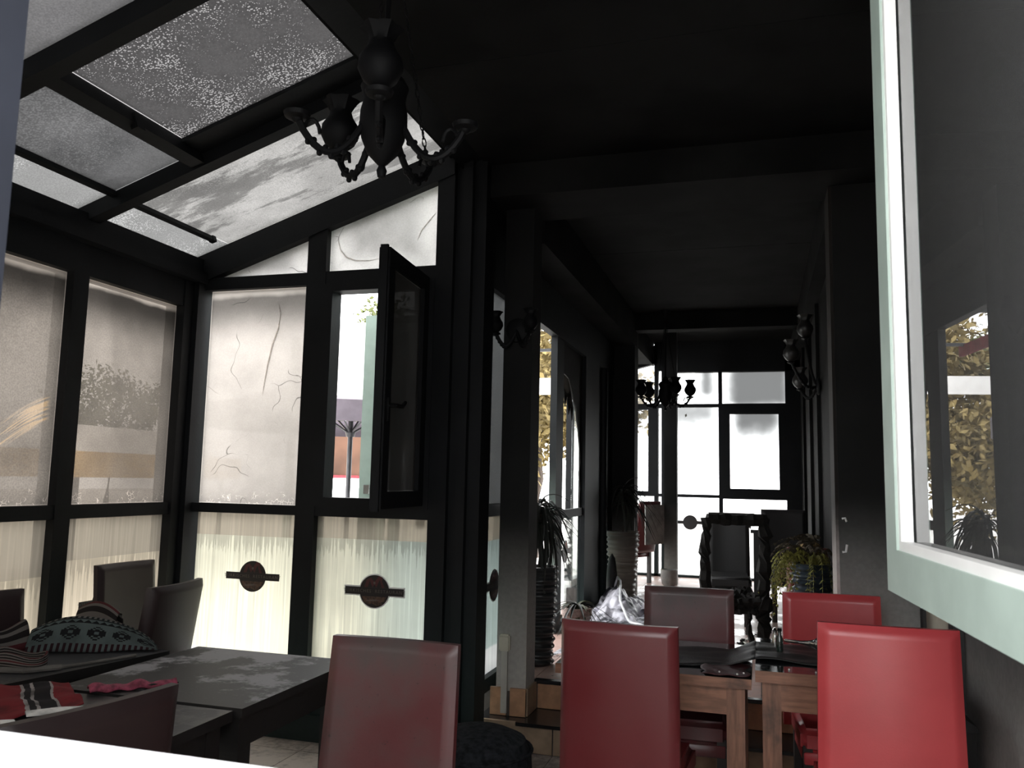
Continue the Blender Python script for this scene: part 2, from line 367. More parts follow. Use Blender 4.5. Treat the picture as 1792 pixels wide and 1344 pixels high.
def film_glass(name, glow=.16, tint=(1, .95, .80), seed=0.0, film_top=.84, cool=0.0, size=(.72, 1.0)):
    """frosted privacy film with wash streaks, clear strip above and a rubbed strip at the foot"""
    k = N(name); g = k.sep(k.tex('Generated')); gx, gz = g[0], g[2]; p = k.tex('Object')
    sh = k.n('ShaderNodeVectorMath', operation='ADD'); k.set(sh.inputs[0], p); k.set(sh.inputs[1], (seed, 0, 0)); p = sh.outputs[0]
    st = k.noise(k.vmul(p, (60, 1, 1.0)), 1.0, 3, .6); st2 = k.noise(k.vmul(p, (26, 1, .6)), 1.0, 2); n = k.noise(p, 2, 4)
    drip = k.math('ADD', k.math('SUBTRACT', film_top, .0), k.math('MULTIPLY', k.math('SUBTRACT', st, .62), .55))
    above = k.math('GREATER_THAN', gz, film_top)
    dripped = k.math('MULTIPLY', k.math('LESS_THAN', gz, film_top), k.math('GREATER_THAN', gz, drip))
    body = k.step(gz, .08, film_top, 1.25, .72)
    streak = k.step(st, .45, .62, .94, 1.14); thin = k.step(st2, .60, .66, 1.0, .82)
    b = k.math('MULTIPLY', k.math('MULTIPLY', body, streak), thin)
    b = k.math('MULTIPLY', b, k.step(n, .3, .7, .9, 1.08))
    b = k.math('MULTIPLY', b, k.math('SUBTRACT', 1.0, k.math('MULTIPLY', dripped, .30)))
    b = k.math('MULTIPLY', b, k.math('SUBTRACT', 1.0, k.math('MULTIPLY', above, .52)))
    foot = k.step(k.math('ADD', gz, k.math('MULTIPLY', n, .05)), .17, .19, 1, 0)
    b = k.math('ADD', b, k.math('MULTIPLY', foot, .30))
    c = k.mix(k.math('MULTIPLY', k.step(gx, .25, .85), cool), tint, (.66, .74, .68))
    c = k.mix(above, c, (.92, .80, .64)); c = k.mix(foot, c, (1, 1, 1))
    seef = k.math('ADD', .012, k.math('ADD', k.math('MULTIPLY', above, .035), k.math('MULTIPLY', foot, .05)))
    t = k.n('ShaderNodeBsdfTransparent'); k.set(t.inputs[0], k.scale(c, seef))
    l = k.n('ShaderNodeBsdfTranslucent'); k.set(l.inputs[0], k.scale(c, k.math('MULTIPLY', b, glow)))
    d = k.n('ShaderNodeBsdfDiffuse', {'Color': (.03, .03, .03)})
    a1 = k.n('ShaderNodeAddShader'); k.set(a1.inputs[0], t.outputs[0]); k.set(a1.inputs[1], l.outputs[0])
    a2 = k.n('ShaderNodeAddShader'); k.set(a2.inputs[0], a1.outputs[0]); k.set(a2.inputs[1], d.outputs[0])
    MAT[name] = k.done(a2.outputs[0])

def far_glass(name, x0, x1, z0, z1, amt):
    """nearly clear pane with one grey smudge of smoke"""
    k = N(name); g = k.sep(k.tex('Generated')); p = k.tex('Object'); n = k.math('MULTIPLY', k.math('SUBTRACT', k.noise(p, 2.2, 3), .5), .3)
    bx = lambda a, lo, hi: k.math('MULTIPLY', k.step(a, lo-.1, lo+.3), k.step(a, hi-.3, hi+.1, 1, 0))
    m = k.math('MULTIPLY', bx(k.math('ADD', g[0], n), x0, x1), bx(k.math('ADD', g[2], n), z0, z1))
    s = k.math('POWER', 1.0-amt, m)
    t = k.n('ShaderNodeBsdfTransparent'); k.set(t.inputs[0], k.scale((.62, .62, .61), s))
    l = k.n('ShaderNodeBsdfTranslucent'); k.set(l.inputs[0], k.scale((.12, .12, .12), s))
    a1 = k.n('ShaderNodeAddShader'); k.set(a1.inputs[0], t.outputs[0]); k.set(a1.inputs[1], l.outputs[0])
    MAT[name] = k.done(a1.outputs[0])

# ------------------------------------------------------------------ mesh helper
class MB:
    def __init__(s): s.v = []; s.f = []; s.m = []; s.uv = {}
    def add(s, vs, fs, mat=0):
        o = len(s.v); s.v += [tuple(v) for v in vs]
        for f in fs: s.f.append(tuple(i+o for i in f)); s.m.append(mat)
    def box(s, a, b, mat=0, mats=None, M=None):
        x0, y0, z0 = [min(p, q) for p, q in zip(a, b)]; x1, y1, z1 = [max(p, q) for p, q in zip(a, b)]
        vs = [Vector(p) for p in ((x0,y0,z0),(x1,y0,z0),(x1,y1,z0),(x0,y1,z0),(x0,y0,z1),(x1,y0,z1),(x1,y1,z1),(x0,y1,z1))]
        if M: vs = [M @ v for v in vs]
        fs = {'-z': (0,3,2,1), '+z': (4,5,6,7), '-y': (0,1,5,4), '+x': (1,2,6,5), '+y': (2,3,7,6), '-x': (3,0,4,7)}
        o = len(s.v); s.v += [tuple(v) for v in vs]
        for k_, f in fs.items():
            s.f.append(tuple(i+o for i in f)); s.m.append((mats or {}).get(k_, mat))
        return s
    def prism(s, poly, d, mat=0, M=None, capmats=None):
        """poly in local XZ, extruded from y=d[0] to y=d[1]; counter-clockwise seen from -Y"""
        n = len(poly); vs = [Vector((x, d[0], z)) for x, z in poly]+[Vector((x, d[1], z)) for x, z in poly]
        if M: vs = [M @ v for v in vs]
        cm = capmats or (mat, mat)
        s.add(vs, [], mat); o = len(s.v)-2*n
        s.f.append(tuple(o+i for i in range(n))); s.m.append(cm[0])
        s.f.append(tuple(o+n+i for i in reversed(range(n)))); s.m.append(cm[1])
        for i in range(n):
            j = (i+1) % n; s.f.append((o+j, o+i, o+n+i, o+n+j)); s.m.append(mat)
        return s
    def lathe(s, prof, c=(0, 0, 0), seg=20, mat=0, M=None, wob=None):
        vs = []
        for k_, (r, z) in enumerate(prof):
            for i in range(seg):
                a = 2*PI*i/seg; rr = r+(wob(a, k_) if wob else 0)
                v = Vector((c[0]+rr*math.cos(a), c[1]+rr*math.sin(a), c[2]+z)); vs.append(M @ v if M else v)
        fs = [(k_*seg+i, k_*seg+(i+1) % seg, (k_+1)*seg+(i+1) % seg, (k_+1)*seg+i) for k_ in range(len(prof)-1) for i in range(seg)]
        fs.append(tuple(reversed(range(seg)))); fs.append(tuple((len(prof)-1)*seg+i for i in range(seg)))
        s.add(vs, fs, mat); return s
    def tube(s, pts, r, seg=7, mat=0):
        pts = [Vector(p) for p in pts]; rs = r if isinstance(r, (list, tuple)) else [r]*len(pts); vs = []
        up = Vector((0, 0, 1))
        for i, p in enumerate(pts):
            d = (pts[min(i+1, len(pts)-1)]-pts[max(i-1, 0)]).normalized()
            a = d.cross(up); a = a if a.length > .05 else d.cross(Vector((1, 0, 0))); a.normalize(); b = a.cross(d)
            for k_ in range(seg):
                t = 2*PI*k_/seg; vs.append(p+(a*math.cos(t)+b*math.sin(t))*rs[i])
        n = len(pts)
        fs = [(i*seg+k_, i*seg+(k_+1) % seg, (i+1)*seg+(k_+1) % seg, (i+1)*seg+k_) for i in range(n-1) for k_ in range(seg)]
        fs += [tuple(reversed(range(seg))), tuple((n-1)*seg+k_ for k_ in range(seg))]
        s.add(vs, fs, mat); return s
    def ball(s, c, r, mat=0, seg=8, sc=(1, 1, 1)):
        prof = [(max(r*math.sin(t), .0004)*1, -r*math.cos(t)*sc[2]) for t in [PI*i/6 for i in range(7)]]
        return s.lathe(prof, c, seg, mat)
    def grid(s, fn, nu, nv, mat=0, close=False):
        o = len(s.v)
        for j in range(nv+1):
            for i in range(nu+1): s.v.append(tuple(fn(i/nu, j/nv)))
        for j in range(nv):
            for i in range(nu):
                a = o+j*(nu+1)+i; s.f.append((a, a+1, a+nu+2, a+nu+1)); s.m.append(mat)
                s.uv[len(s.f)-1] = ((i/nu, j/nv), ((i+1)/nu, j/nv), ((i+1)/nu, (j+1)/nv), (i/nu, (j+1)/nv))
        return s
    def mesh(s, name, mats, smooth=False):
        me = bpy.data.meshes.new(name); me.from_pydata(s.v, [], s.f)
        for m in mats: me.materials.append(MAT[m] if isinstance(m, str) else m)
        me.polygons.foreach_set('material_index', s.m)
        if smooth:
            me.polygons.foreach_set('use_smooth', [True]*len(s.f))
            try: me.set_sharp_from_angle(angle=math.radians(38))
            except Exception: pass
        if s.uv:
            ul = me.uv_layers.new(name='UVMap')
            for fi, u in s.uv.items():
                for li, c in zip(me.polygons[fi].loop_indices, u): ul.data[li].uv = c
        me.update(); return me
    def build(s, name, mats, parent=None, loc=None, smooth=False, rotz=0):
        if isinstance(mats, str): mats = [mats]
        return link(name, s.mesh(name, mats, smooth), parent, loc, rotz)
def link(name, me, parent=None, loc=None, rotz=0):
    o = bpy.data.objects.new(name, me); C.objects.link(o); o.parent = parent
    if loc: o.location = loc
    if rotz: o.rotation_euler.z = rotz
    return o
def tag(o, label=None, cat=None, group=None, kind=None):
    if label: o['label'] = label
    if cat: o['category'] = cat
    if group: o['group'] = group
    if kind: o['kind'] = kind
    return o
def thing(name, label, cat, loc=(0, 0, 0), rotz=0, group=None):
    o = link(name, None, None, loc, rotz); return tag(o, label, cat, group)
def struct(name, label=None, cat=None):
    o = link(name, None); o['kind'] = 'structure'
    return tag(o, label, cat)
def B(name, a, b, mat, parent, mats=None, mlist=None):
    return MB().box(a, b, 0, mats).build(name, mlist or [mat], parent)
OUTX = {'-x': 1}; OUTY = {'+y': 1}
FR = ['frame_soot', 'sage_paint']

def pane(parent, poly, M, mat, name='pane', th=.006):
    """poly in local XZ metres; local -Y is the room side"""
    o = MB().prism(poly, (0, th), 1, None, (0, 1)).build(name, [mat, 'clear_glass'], parent)
    o.matrix_local = M; return o
def rect(x0, x1, z0, z1): return [(x0, z0), (x1, z0), (x1, z1), (x0, z1)]
def MY(y): return Matrix.Translation((0, y, 0))                       # wall facing -Y
def MX(x): return Matrix.Translation((x, 0, 0)) @ Matrix.Rotation(PI/2, 4, 'Z')   # local X -> world Y, room side +X

# ================================================================== GROUND
g = MB(); g.box((-60, -30, -.12), (40, 70, -.06)); tag(g.build('ground', 'paving'), 'pale paved terrace and street around the building', 'ground', kind='structure')

# ================================================================== FLOOR
fl = struct('floor', 'beige sooty floor tiles of the lower dining room', 'floor')
B('floor_slab', (-3.6, .5, -.06), (.95, 4.75, -.004), 'grout', fl)
T = .45
tile_me = MB().box((.002, .002, -.006), (T-.002, T-.002, 0)).mesh('floor_tile', ['tile_beige'])
for i in range(10):
    for j in range(10):
        x, y = -3.5+i*T+.12, .52+j*T-.28
        if x > .9 or y > 4.68: continue
        link('floor_tile', tile_me, fl, (x, max(y, .2), 0))
fu = struct('floor_upper', 'pinkish tiled floor of the raised corridor', 'floor')
B('floor_slab', (-1.72, 5.02, -.06), (.62, 11.16, .326), 'grout', fu); B('floor_slab', (-2.12, 9.36, -.06), (-1.72, 11.16, .326), 'grout', fu)
tile2 = MB().box((.002, .002, -.006), (.328, .328, 0)).mesh('floor_tile', ['tile_pink'])
for i in range(7):
    for j in range(19):
        link('floor_tile', tile2, fu, (-1.66+i*.33, 5.03+j*.33, .331))
for j in range(5): link('floor_tile', tile2, fu, (-1.99, 9.4+j*.33, .331))
st = struct('step', 'two tiled steps up to the corridor between the columns', 'steps')
B('tread', (-1.58, 4.69, .145), (.82, 5.02, .165), 'black_trim', st)
B('core', (-1.58, 4.705, -.05), (.82, 5.02, .145), 'grout', st)
rt = MB().box((.004, -.006, .004), (.446, .004, .145)).mesh('riser_tile', ['riser_tile'])
for i in range(6): link('riser_tile', rt, st, (-1.80+i*.45+.22, 4.70, 0))
B('nosing', (-1.34, 4.675, .148), (.82, 4.70, .167), 'black_trim', st)
B('nosing', (-1.58, 4.678, .146), (-1.345, 4.70, .166), 'riser_tile', st)
rt2 = MB().box((.003, -.006, .168), (.297, .004, .315)).mesh('riser_tile', ['terracotta_tile'])
for i in range(6): link('riser_tile', rt2, st, (-1.305+i*.30, 5.015, 0))
B('nosing', (-1.32, 4.995, .312), (.82, 5.04, .334), 'black_trim', st)

# ================================================================== LEFT GLASS WALL  (X = -3.5)
wl = struct('wall_left', 'blackened glazed side wall of the conservatory', 'wall')
YB = [(.60, 1.42), (1.53, 2.43), (2.54, 3.449), (3.553, 4.318)]       # bays
for a, b in ((.48, .60), (1.42, 1.53), (2.43, 2.54), (3.449, 3.553)):
    MB().box((-3.60, a, 0), (-3.47, b, 2.572), 0, OUTX).build('post', FR, wl)
MB().box((-3.60, 4.318, 0), (-3.46, 4.56, 2.75), 0, OUTX).build('corner_post', FR, wl)
B('corner_post_face', (-3.46, 4.40, 0), (-3.425, 4.56, 2.78), 'frame_soot', wl)
MB().box((-3.59, .48, 1.271), (-3.475, 4.40, 1.344), 0, OUTX).build('rail', FR, wl)
MB().box((-3.60, .48, 2.572), (-3.47, 4.56, 2.80), 0, OUTX).build('top_plate', FR, wl)
B('eave_plate', (-3.66, .45, 2.78), (-3.44, 4.58, 2.90), 'frame_soot', wl)
B('eave_fillet', (-3.50, .48, 2.74), (-3.40, 4.52, 2.80), 'frame_soot', wl)
MB().box((-3.60, .48, 0), (-3.46, 4.40, .16), 0, OUTX).build('base_rail', FR, wl)
soot_glass('soot_left', see=0.055, glow=0.066, tint=(1, 0.87, 0.755), top=0.85, topband=1.3, blot=.32, seed=1, flakes=1.6, edge=.8, size=(.77, 1.23), grad=.05)
soot_glass('soot_left_b', see=0.016, glow=0.078, tint=(1, 0.87, 0.755), top=0.85, topband=1.1, blot=.35, seed=4.3, flakes=1.6, edge=.8, size=(.9, 1.23), grad=.05, swipe=1)
film_glass('film_left', glow=0.24, tint=(1, 0.86, 0.66), seed=3, film_top=.80)
film_glass('film_left_b', glow=0.22, tint=(1, 0.86, 0.65), seed=9, film_top=.74)
WN = [0]
def window(label):
    WN[0] += 1; return struct('window_%d' % WN[0], label, 'window')
for i, (a, b) in enumerate(YB):
    wd = window(['sooty side window next to the entrance wall', 'second sooty side window from the entrance wall',
                 'sooty side window next but one to the corner post', 'sooty side window beside the corner post'][i])
    pane(wd, rect(a, b, 1.344, 2.572), MX(-3.52), 'soot_left' if i == 3 else 'soot_left_b')
    pane(wd, rect(a, b, .16, 1.271), MX(-3.52), 'film_left' if i == 3 else 'film_left_b')

# ================================================================== LOGO STICKERS
def text_mesh(body, size, name):
    cu = bpy.data.curves.new(name, 'FONT'); cu.body = body; cu.size = size; cu.align_x = 'CENTER'; cu.align_y = 'CENTER'; cu.space_character = 1.25; cu.extrude = .0003; cu.resolution_u = 2
    o = bpy.data.objects.new(name, cu); C.objects.link(o)
    dg = bpy.context.evaluated_depsgraph_get(); dg.update()
    me = bpy.data.meshes.new_from_object(o.evaluated_get(dg)); bpy.data.objects.remove(o); me.name = name
    for v in me.vertices: v.co = Vector((v.co.x, -v.co.z, v.co.y))
    return me
TXT = text_mesh('TÜRKISCHES  RESTAURANT', .0262, 'lettering'); TXT.materials.clear(); TXT.materials.append(MAT['sticker_text'])
def disc(r, n=40, cx=0, cz=0, sx=1): return [(cx+r*sx*math.cos(2*PI*i/n), cz+r*math.sin(2*PI*i/n)) for i in range(n)]
def sticker(parent, M, halo=True, colour=False, simple=False):
    R = .093; b = MB()
    st = MB().prism(disc(R), (-.004, -.0005)).build('logo_sticker', 'sticker_black' if not colour else 'sticker_black', parent); st.matrix_local = M
    MB().prism(rect(-.186, .186, -.021, .021), (-.006, -.001)).build('logo_bar', 'sticker_black' if not colour else 'sticker_red', st)
    if halo:
        MB().prism(disc(R+.007), (-.0004, .0)).prism(rect(-.194, .194, -.029, .029), (-.0003, .0001)).build('halo', 'sticker_white', st)
    if simple: return st
    m = MB(); red = 'sticker_orange' if colour else 'sticker_red'
    m.prism([(-.065, .022), (-.042, .022), (-.030, .062), (-.012, .022), (0, .04), (.012, .022), (.034, .070), (.046, .022), (.066, .022), (.046, .060), (.052, .082), (.025, .088), (0, .052), (-.022, .078), (-.05, .066)], (-.0052, -.0042)).build('emblem', red, st)
    MB().prism(disc(.0075, 10, 0, .048), (-.0056, -.0043)).build('emblem_mark', 'sticker_text', st)
    MB().prism([(-.078, -.03), (.078, -.03), (.066, -.055), (.045, -.06), (.055, -.073), (.02, -.082), (-.01, -.07), (-.04, -.075), (-.062, -.06)], (-.0052, -.0042)).build('emblem_picture', 'sticker_brown', st)
    MB().prism([(-.05, -.052), (.01, -.046), (.035, -.05), (.0, -.055), (-.048, -.058)], (-.0058, -.0043)).build('emblem_picture_line', 'sticker_text', st)
    o = link('lettering', TXT, st); o.location = (0, -.0062, 0)
    return st

sticker(bpy.data.objects['window_4'], MX(-3.52) @ Matrix.Translation((3.895, 0, .80)), halo=False)

# ================================================================== GABLE END WALL  (Y = 4.5)
wb = struct('wall_back', 'blackened gable end wall of the conservatory', 'wall')
zr = lambda x: 4.1+.333*x        # roof glass plane
def PB(name, a, b, parent=wb, mats=OUTY): return MB().box(a, b, 0, mats).build(name, FR, parent)
PB('mullion', (-2.687, 4.46, 0), (-2.557, 4.58, 3.06))
PB('rail', (-3.43, 4.465, 1.285), (-1.80, 4.575, 1.342))
PB('transom', (-3.43, 4.465, 2.700), (-1.80, 4.575, 2.780))
PB('base_rail', (-3.43, 4.45, 0), (-1.80, 4.585, .145))
PB('base_panel', (-3.43, 4.49, .145), (-1.80, 4.56, .30))
PB('end_post', (-1.828, 4.46, 0), (-1.72, 4.60, 3.50))
PB('end_post', (-1.72, 4.50, 0), (-1.66, 4.60, 3.50)); PB('end_post', (-1.66, 4.44, 0), (-1.60, 4.62, 3.50))
PB('end_post', (-1.60, 4.48, 0), (-1.525, 4.66, 3.50))
MB().prism([(-3.5, zr(-3.5)-.20), (-1.72, zr(-1.72)-.20), (-1.72, zr(-1.72)-.02), (-3.5, zr(-3.5)-.02)], (4.448, 4.60)).build('gable_rafter', 'frame_soot', wb)
soot_glass('soot_gable', see=0.012, glow=0.36, tint=(1, 0.9, 0.83), top=0.75, topband=0.75, blot=.22, cracks=.55, seed=2.2, flakes=1.1, edge=.6, size=(.72, 1.36), grad=-.12, grain=0.3)
soot_glass('soot_gable_top', see=.006, glow=0.3, tint=(1, 0.95, 0.92), blot=.35, cracks=.6, seed=5.2, edge=.5, size=(.73, .5), vig=0.55, grain=0.4)
film_glass('film_gable', glow=0.6, tint=(1, 0.95, 0.76), seed=0, film_top=.86)
film_glass('film_gable_b', glow=0.6, tint=(1, 0.95, 0.77), seed=6, film_top=.87, cool=.85)
w5 = window('tall cracked sooty window left of the open casement')
pane(w5, rect(-3.405, -2.687, 1.342, 2.700), MY(4.51), 'soot_gable')
w6 = window('frosted low window with sticker under the cracked sooty pane')
pane(w6, rect(-3.405, -2.687, .30, 1.285), MY(4.51), 'film_gable')
sticker(w6, Matrix.Translation((-2.985, 4.51, .905)), halo=False)
w7 = window('frosted low window with sticker under the open casement')
pane(w7, rect(-2.557, -1.828, .30, 1.285), MY(4.51), 'film_gable_b')
sticker(w7, Matrix.Translation((-2.165, 4.51, .862)))
w8 = window('small triangular sooty gable window')
pane(w8, [(-3.405, 2.780), (-2.687, 2.780), (-2.687, 3.017), (-3.37, 2.79)], MY(4.51), 'soot_gable_top')
w9 = window('slanted sooty gable window above the open casement')
pane(w9, [(-2.557, 2.780), (-1.828, 2.780), (-1.828, 3.30), (-2.557, 3.057)], MY(4.51), 'soot_gable_top')
CR1 = [(-2.910, 2.606), (-2.890, 2.539), (-2.900, 2.441), (-2.935, 2.343), (-2.964, 2.206), (-2.981, 2.090), (-2.989, 2.025)]
CR2 = [(-2.494, 3.055), (-2.507, 2.989), (-2.488, 2.926), (-2.446, 2.876), (-2.382, 2.851), (-2.292, 2.846), (-2.227, 2.856)]
CR3 = [(-1.853, 3.125), (-1.896, 3.074), (-1.946, 3.017), (-1.973, 2.955)]
def crack(win, pts, r):
    n = len(pts); MB().tube([(x, 4.513, z) for x, z in pts], [r*math.sin(PI*(.06+.88*i/(n-1))) for i in range(n)], 5).build('crack', 'glass_crack', win)
crack(w5, CR1, .007); crack(w9, CR2, .0055); crack(w9, CR3, .0055)
# open casement: fixed outer frame and the sash swung into the room
w10 = window('open casement window with its blackened sash swung into the room')
for a, b in (((-2.557, 1.342), (-2.500, 2.700)), ((-1.885, 1.342), (-1.828, 2.700)), ((-2.500, 1.342), (-1.885, 1.398)), ((-2.500, 2.652), (-1.885, 2.700))):
    PB('frame_member', (a[0], 4.455, a[1]), (b[0], 4.57, b[1]), w10)
sash = link('sash', None, w10, (-1.855, 4.445, 1.365)); sash.rotation_euler.z = math.radians(94.5)   # local -X runs from hinge into room
Ls, Hs = .66, 1.335
def sash_parts(parent, L, H, wdt, th, fm, gm, bead=None):
    for a, b in (((-L, 0), (-L+wdt, H)), ((-wdt, 0), (0, H)), ((-L+wdt, 0), (-wdt, wdt)), ((-L+wdt, H-wdt), (-wdt, H))):
        MB().box((a[0], 0, a[1]), (b[0], th, b[1])).build('sash_member', fm, parent)
sash_parts(sash, Ls, Hs, .085, .06, 'frame_soot', None)
soot_glass('soot_sash', see=.0025, glow=0.014, tint=(1, .98, .95), blot=.3, seed=7, edge=3, size=(.5, 1.16))
pane(sash, rect(-Ls+.085, -.085, .085, Hs-.085), Matrix.Translation((0, .025, 0)), 'soot_sash')
MB().box((-Ls-.012, .01, -.012), (-Ls+.006, .05, Hs+.012)).build('sash_edge_lip', 'frame_soot', sash)
h = MB(); h.box((-Ls+.03, -.012, .44), (-Ls+.055, 0, .56)); h.tube([(-Ls+.042, -.01, .52), (-Ls+.042, -.05, .52), (-Ls+.06, -.055, .518), (-Ls+.11, -.055, .52), (-Ls+.16, -.052, .545)], .011)
h.build('handle', 'blackened_metal', sash, smooth=True)

# ================================================================== LEAN-TO ROOF
rf = struct('roof', 'black rafters and purlins of the glazed lean-to roof', 'roof')
sl = math.atan(.333)
MR = Matrix.Translation((0, 0, 4.1)) @ Matrix.Rotation(-sl, 4, 'Y')    # local X follows the slope
cx = 1/math.cos(sl)
def RB(name, x0, x1, y0, y1, d0, d1, parent=rf):
    o = MB().box((x0*cx, y0, d0), (x1*cx, y1, d1)).build(name, 'frame_soot', parent); o.matrix_local = MR; return o
for y in (.46, 1.44, 2.46, 3.48, 4.48): RB('rafter', -3.62, -1.70, y, y+.08, -.085, .03)
RB('purlin', -2.82, -2.75, 2.54, 3.48, -.075, .02)
RB('eave_beam', -3.72, -3.532, .46, 4.56, -.10, .02)
RB('ridge_beam', -1.735, -1.55, .46, 4.60, -.16, .04)
RB('skylight_frame', -2.75, -1.735, 3.325, 3.48, -.02, .015)
RB('glazing_bar', -3.30, -3.272, 2.54, 3.48, -.03, .01); RB('glazing_bar', -3.30, -3.272, 3.56, 4.30, -.035, -.008)
MB().box((-3.302*cx, 4.29, -.04), (-3.268*cx, 4.325, -.005)).build('bar_end', 'frame_soot', rf).matrix_local = MR
MB().box((-2.775*cx, 2.98, -.10), (-2.74*cx, 3.03, -.02)).build('catch', 'frame_soot', rf).matrix_local = MR
soot_glass('soot_roof_speck', see=.004, glow=0.02, tint=(1, 0.955, 0.955), blot=.45, nscale=2.6, speck=3.2, seed=3.1, edge=9, size=(1.07, 0.8))
soot_glass('soot_roof_b', see=.004, glow=0.028, tint=(1, .985, .99), blot=.45, speck=.35, seed=1.9, nscale=3, edge=3, size=(0.49, 0.94))
soot_glass('soot_roof_d', see=.008, glow=0.085, tint=(1, 0.965, 0.93), blot=.35, smear=.40, seed=8.3, speck=.2, flakes=0, edge=1)
soot_glass('soot_roof_c', see=.006, glow=0.0700, tint=(1, .985, .97), blot=.15, speck=.8, seed=2.7)
soot_glass('soot_roof_z', see=.004, glow=0.0380, tint=(1, .97, .98), blot=.3, seed=6.7)
def roofwin(label): return window(label)
def rp_(win, x0, x1, y0, y1, mat):
    # room side (-Y local) must point down: local Y -> up, local Z -> world -Y => z = -y
    M = MR @ Matrix.Rotation(PI/2, 4, 'X')      # local Z -> -worldY, local Y -> +worldZ
    return pane(win, rect(x0*cx, x1*cx, -y1, -y0), M, mat)
w11 = roofwin('sooty skylight beside the gable, wet brown smear across it')
rp_(w11, -3.29, -1.73, 3.56, 4.48, 'soot_roof_d'); rp_(w11, -3.535, -3.29, 3.56, 4.48, 'soot_roof_c')
w12 = roofwin('dark skylight speckled with fine white dots')
rp_(w12, -2.75, -1.73, 2.54, 3.335, 'soot_roof_speck')
w13 = roofwin('pair of narrow sooty roof panes below the speckled skylight')
rp_(w13, -3.28, -2.82, 2.54, 3.48, 'soot_roof_b'); rp_(w13, -3.535, -3.30, 2.54, 3.48, 'soot_roof_c')
w14 = roofwin('plain grey sooty skylight next to the speckled one')
rp_(w14, -3.535, -1.73, 1.52, 2.46, 'soot_roof_z')
w15 = roofwin('sooty skylight over the entrance wall'); rp_(w15, -3.535, -1.73, .54, 1.44, 'soot_roof_z')

# ================================================================== CEILING
ce = struct('ceiling', 'soot black panelled ceiling', 'ceiling')
B('ceiling_backing', (-1.75, .42, 3.425), (1.1, 11.3, 3.55), 'ceiling_soot', ce)
for a, b in ((.46, 1.9), (1.905, 3.35), (3.355, 4.55), (5.1, 6.63), (6.64, 9.05), (9.06, 11.2)):
    B('ceiling_panel', (-1.55, a, 3.40), (.95 if a < 4.6 else .5, b, 3.428), 'ceiling_soot', ce)
B('beam', (-1.55, 4.55, 3.20), (.95, 5.06, 3.43), 'ceiling_soot', ce)
B('beam', (-1.60, 5.06, 3.05), (-1.32, 9.3, 3.42), 'ceiling_soot', ce)
B('beam', (.40, 5.06, 3.12), (.62, 11.2, 3.42), 'ceiling_soot', ce)
B('beam', (-1.60, 9.15, 3.22), (.5, 9.35, 3.42), 'ceiling_soot', ce)
B('beam', (-1.60, 9.3, 3.10), (-1.36, 11.2, 3.42), 'ceiling_soot', ce)

# ================================================================== COLUMNS
cl = struct('column', 'plastered column white at the foot and black above with tiled foot', 'column')
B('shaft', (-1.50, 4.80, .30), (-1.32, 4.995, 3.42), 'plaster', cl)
B('core', (-1.515, 4.792, .16), (-1.315, 5.0, .302), 'grout', cl)
B('foot_tile', (-1.53, 4.782, .168), (-1.432, 4.80, .322), 'terracotta_tile', cl)
B('foot_tile', (-1.410, 4.782, .168), (-1.316, 4.80, .322), 'terracotta_tile', cl)
B('foot_tile', (-1.322, 4.80, .168), (-1.306, 5.0, .322), 'riser_tile', cl)
so = thing('wall_socket', 'cream socket box on the sooty column', 'socket', (-1.447, 4.8, .58))
m = MB().box((-.033, -.035, -.05), (.033, 0, .045)); bm = bmesh.new(); me = m.mesh('box', ['cream_plastic']); bm.from_mesh(me)
bmesh.ops.bevel(bm, geom=bm.edges[:], offset=.008, segments=2, affect='EDGES'); bm.to_mesh(me); bm.free(); link('box', me, so)
MB().box((-.028, -.042, -.04), (.028, -.034, .032)).build('lid', 'cream_plastic', so)
dct = MB().box((-.018, -.022, -.40), (.018, 0, -.05)).build('cable_duct', 'duct_plastic', so)
cr = struct('column_right', 'plastered wall pier with torn switch holes right of the corridor', 'column')
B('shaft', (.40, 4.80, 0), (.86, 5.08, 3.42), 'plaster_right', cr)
B('reveal', (.384, 4.815, .165), (.40, 5.08, 3.3), 'plaster_reveal_lit', cr)
for z in (1.355, 1.20):
    MB().tube([(.415, 4.795, z), (.43, 4.79, z+.004), (.437, 4.79, z-.015)] if z > 1.3 else [(.412, 4.79, z-.02), (.43, 4.79, z-.018), (.436, 4.79, z+.02)], .006).build('torn_plaster', 'white_paint', cr)
cf = struct('column_far', 'dark plastered pier behind the ribbed plant pot', 'column')
B('shaft', (-1.66, 9.16, .33), (-1.325, 9.42, 3.42), 'plaster', cf)
cg = struct('column_slim', 'slim plastered post in front of the far windows', 'column')
B('shaft', (-1.112, 10.16, .33), (-.962, 10.30, 3.42), 'plaster', cg)

# ================================================================== RIGHT WALLS
wr = struct('wall_right', 'grey sooty side wall beside the red chairs', 'wall')
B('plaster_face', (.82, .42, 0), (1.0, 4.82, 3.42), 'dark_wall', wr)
B('panel', (.795, 4.12, 0), (.825, 4.72, 2.1), 'cream_plastic', wr)
B('casing', (.78, 4.02, 0), (.825, 4.12, 2.15), 'black_wood', wr); B('casing', (.78, 4.72, 0), (.825, 4.80, 2.15), 'black_wood', wr)
wc = struct('wall_corridor_right', 'black corridor wall behind the fern', 'wall')
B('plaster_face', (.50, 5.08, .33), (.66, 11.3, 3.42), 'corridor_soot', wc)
for y in (7.5, 8.6, 9.9): B('pilaster', (.47, y, .33), (.51, y+.09, 3.1), 'corridor_soot', wc)

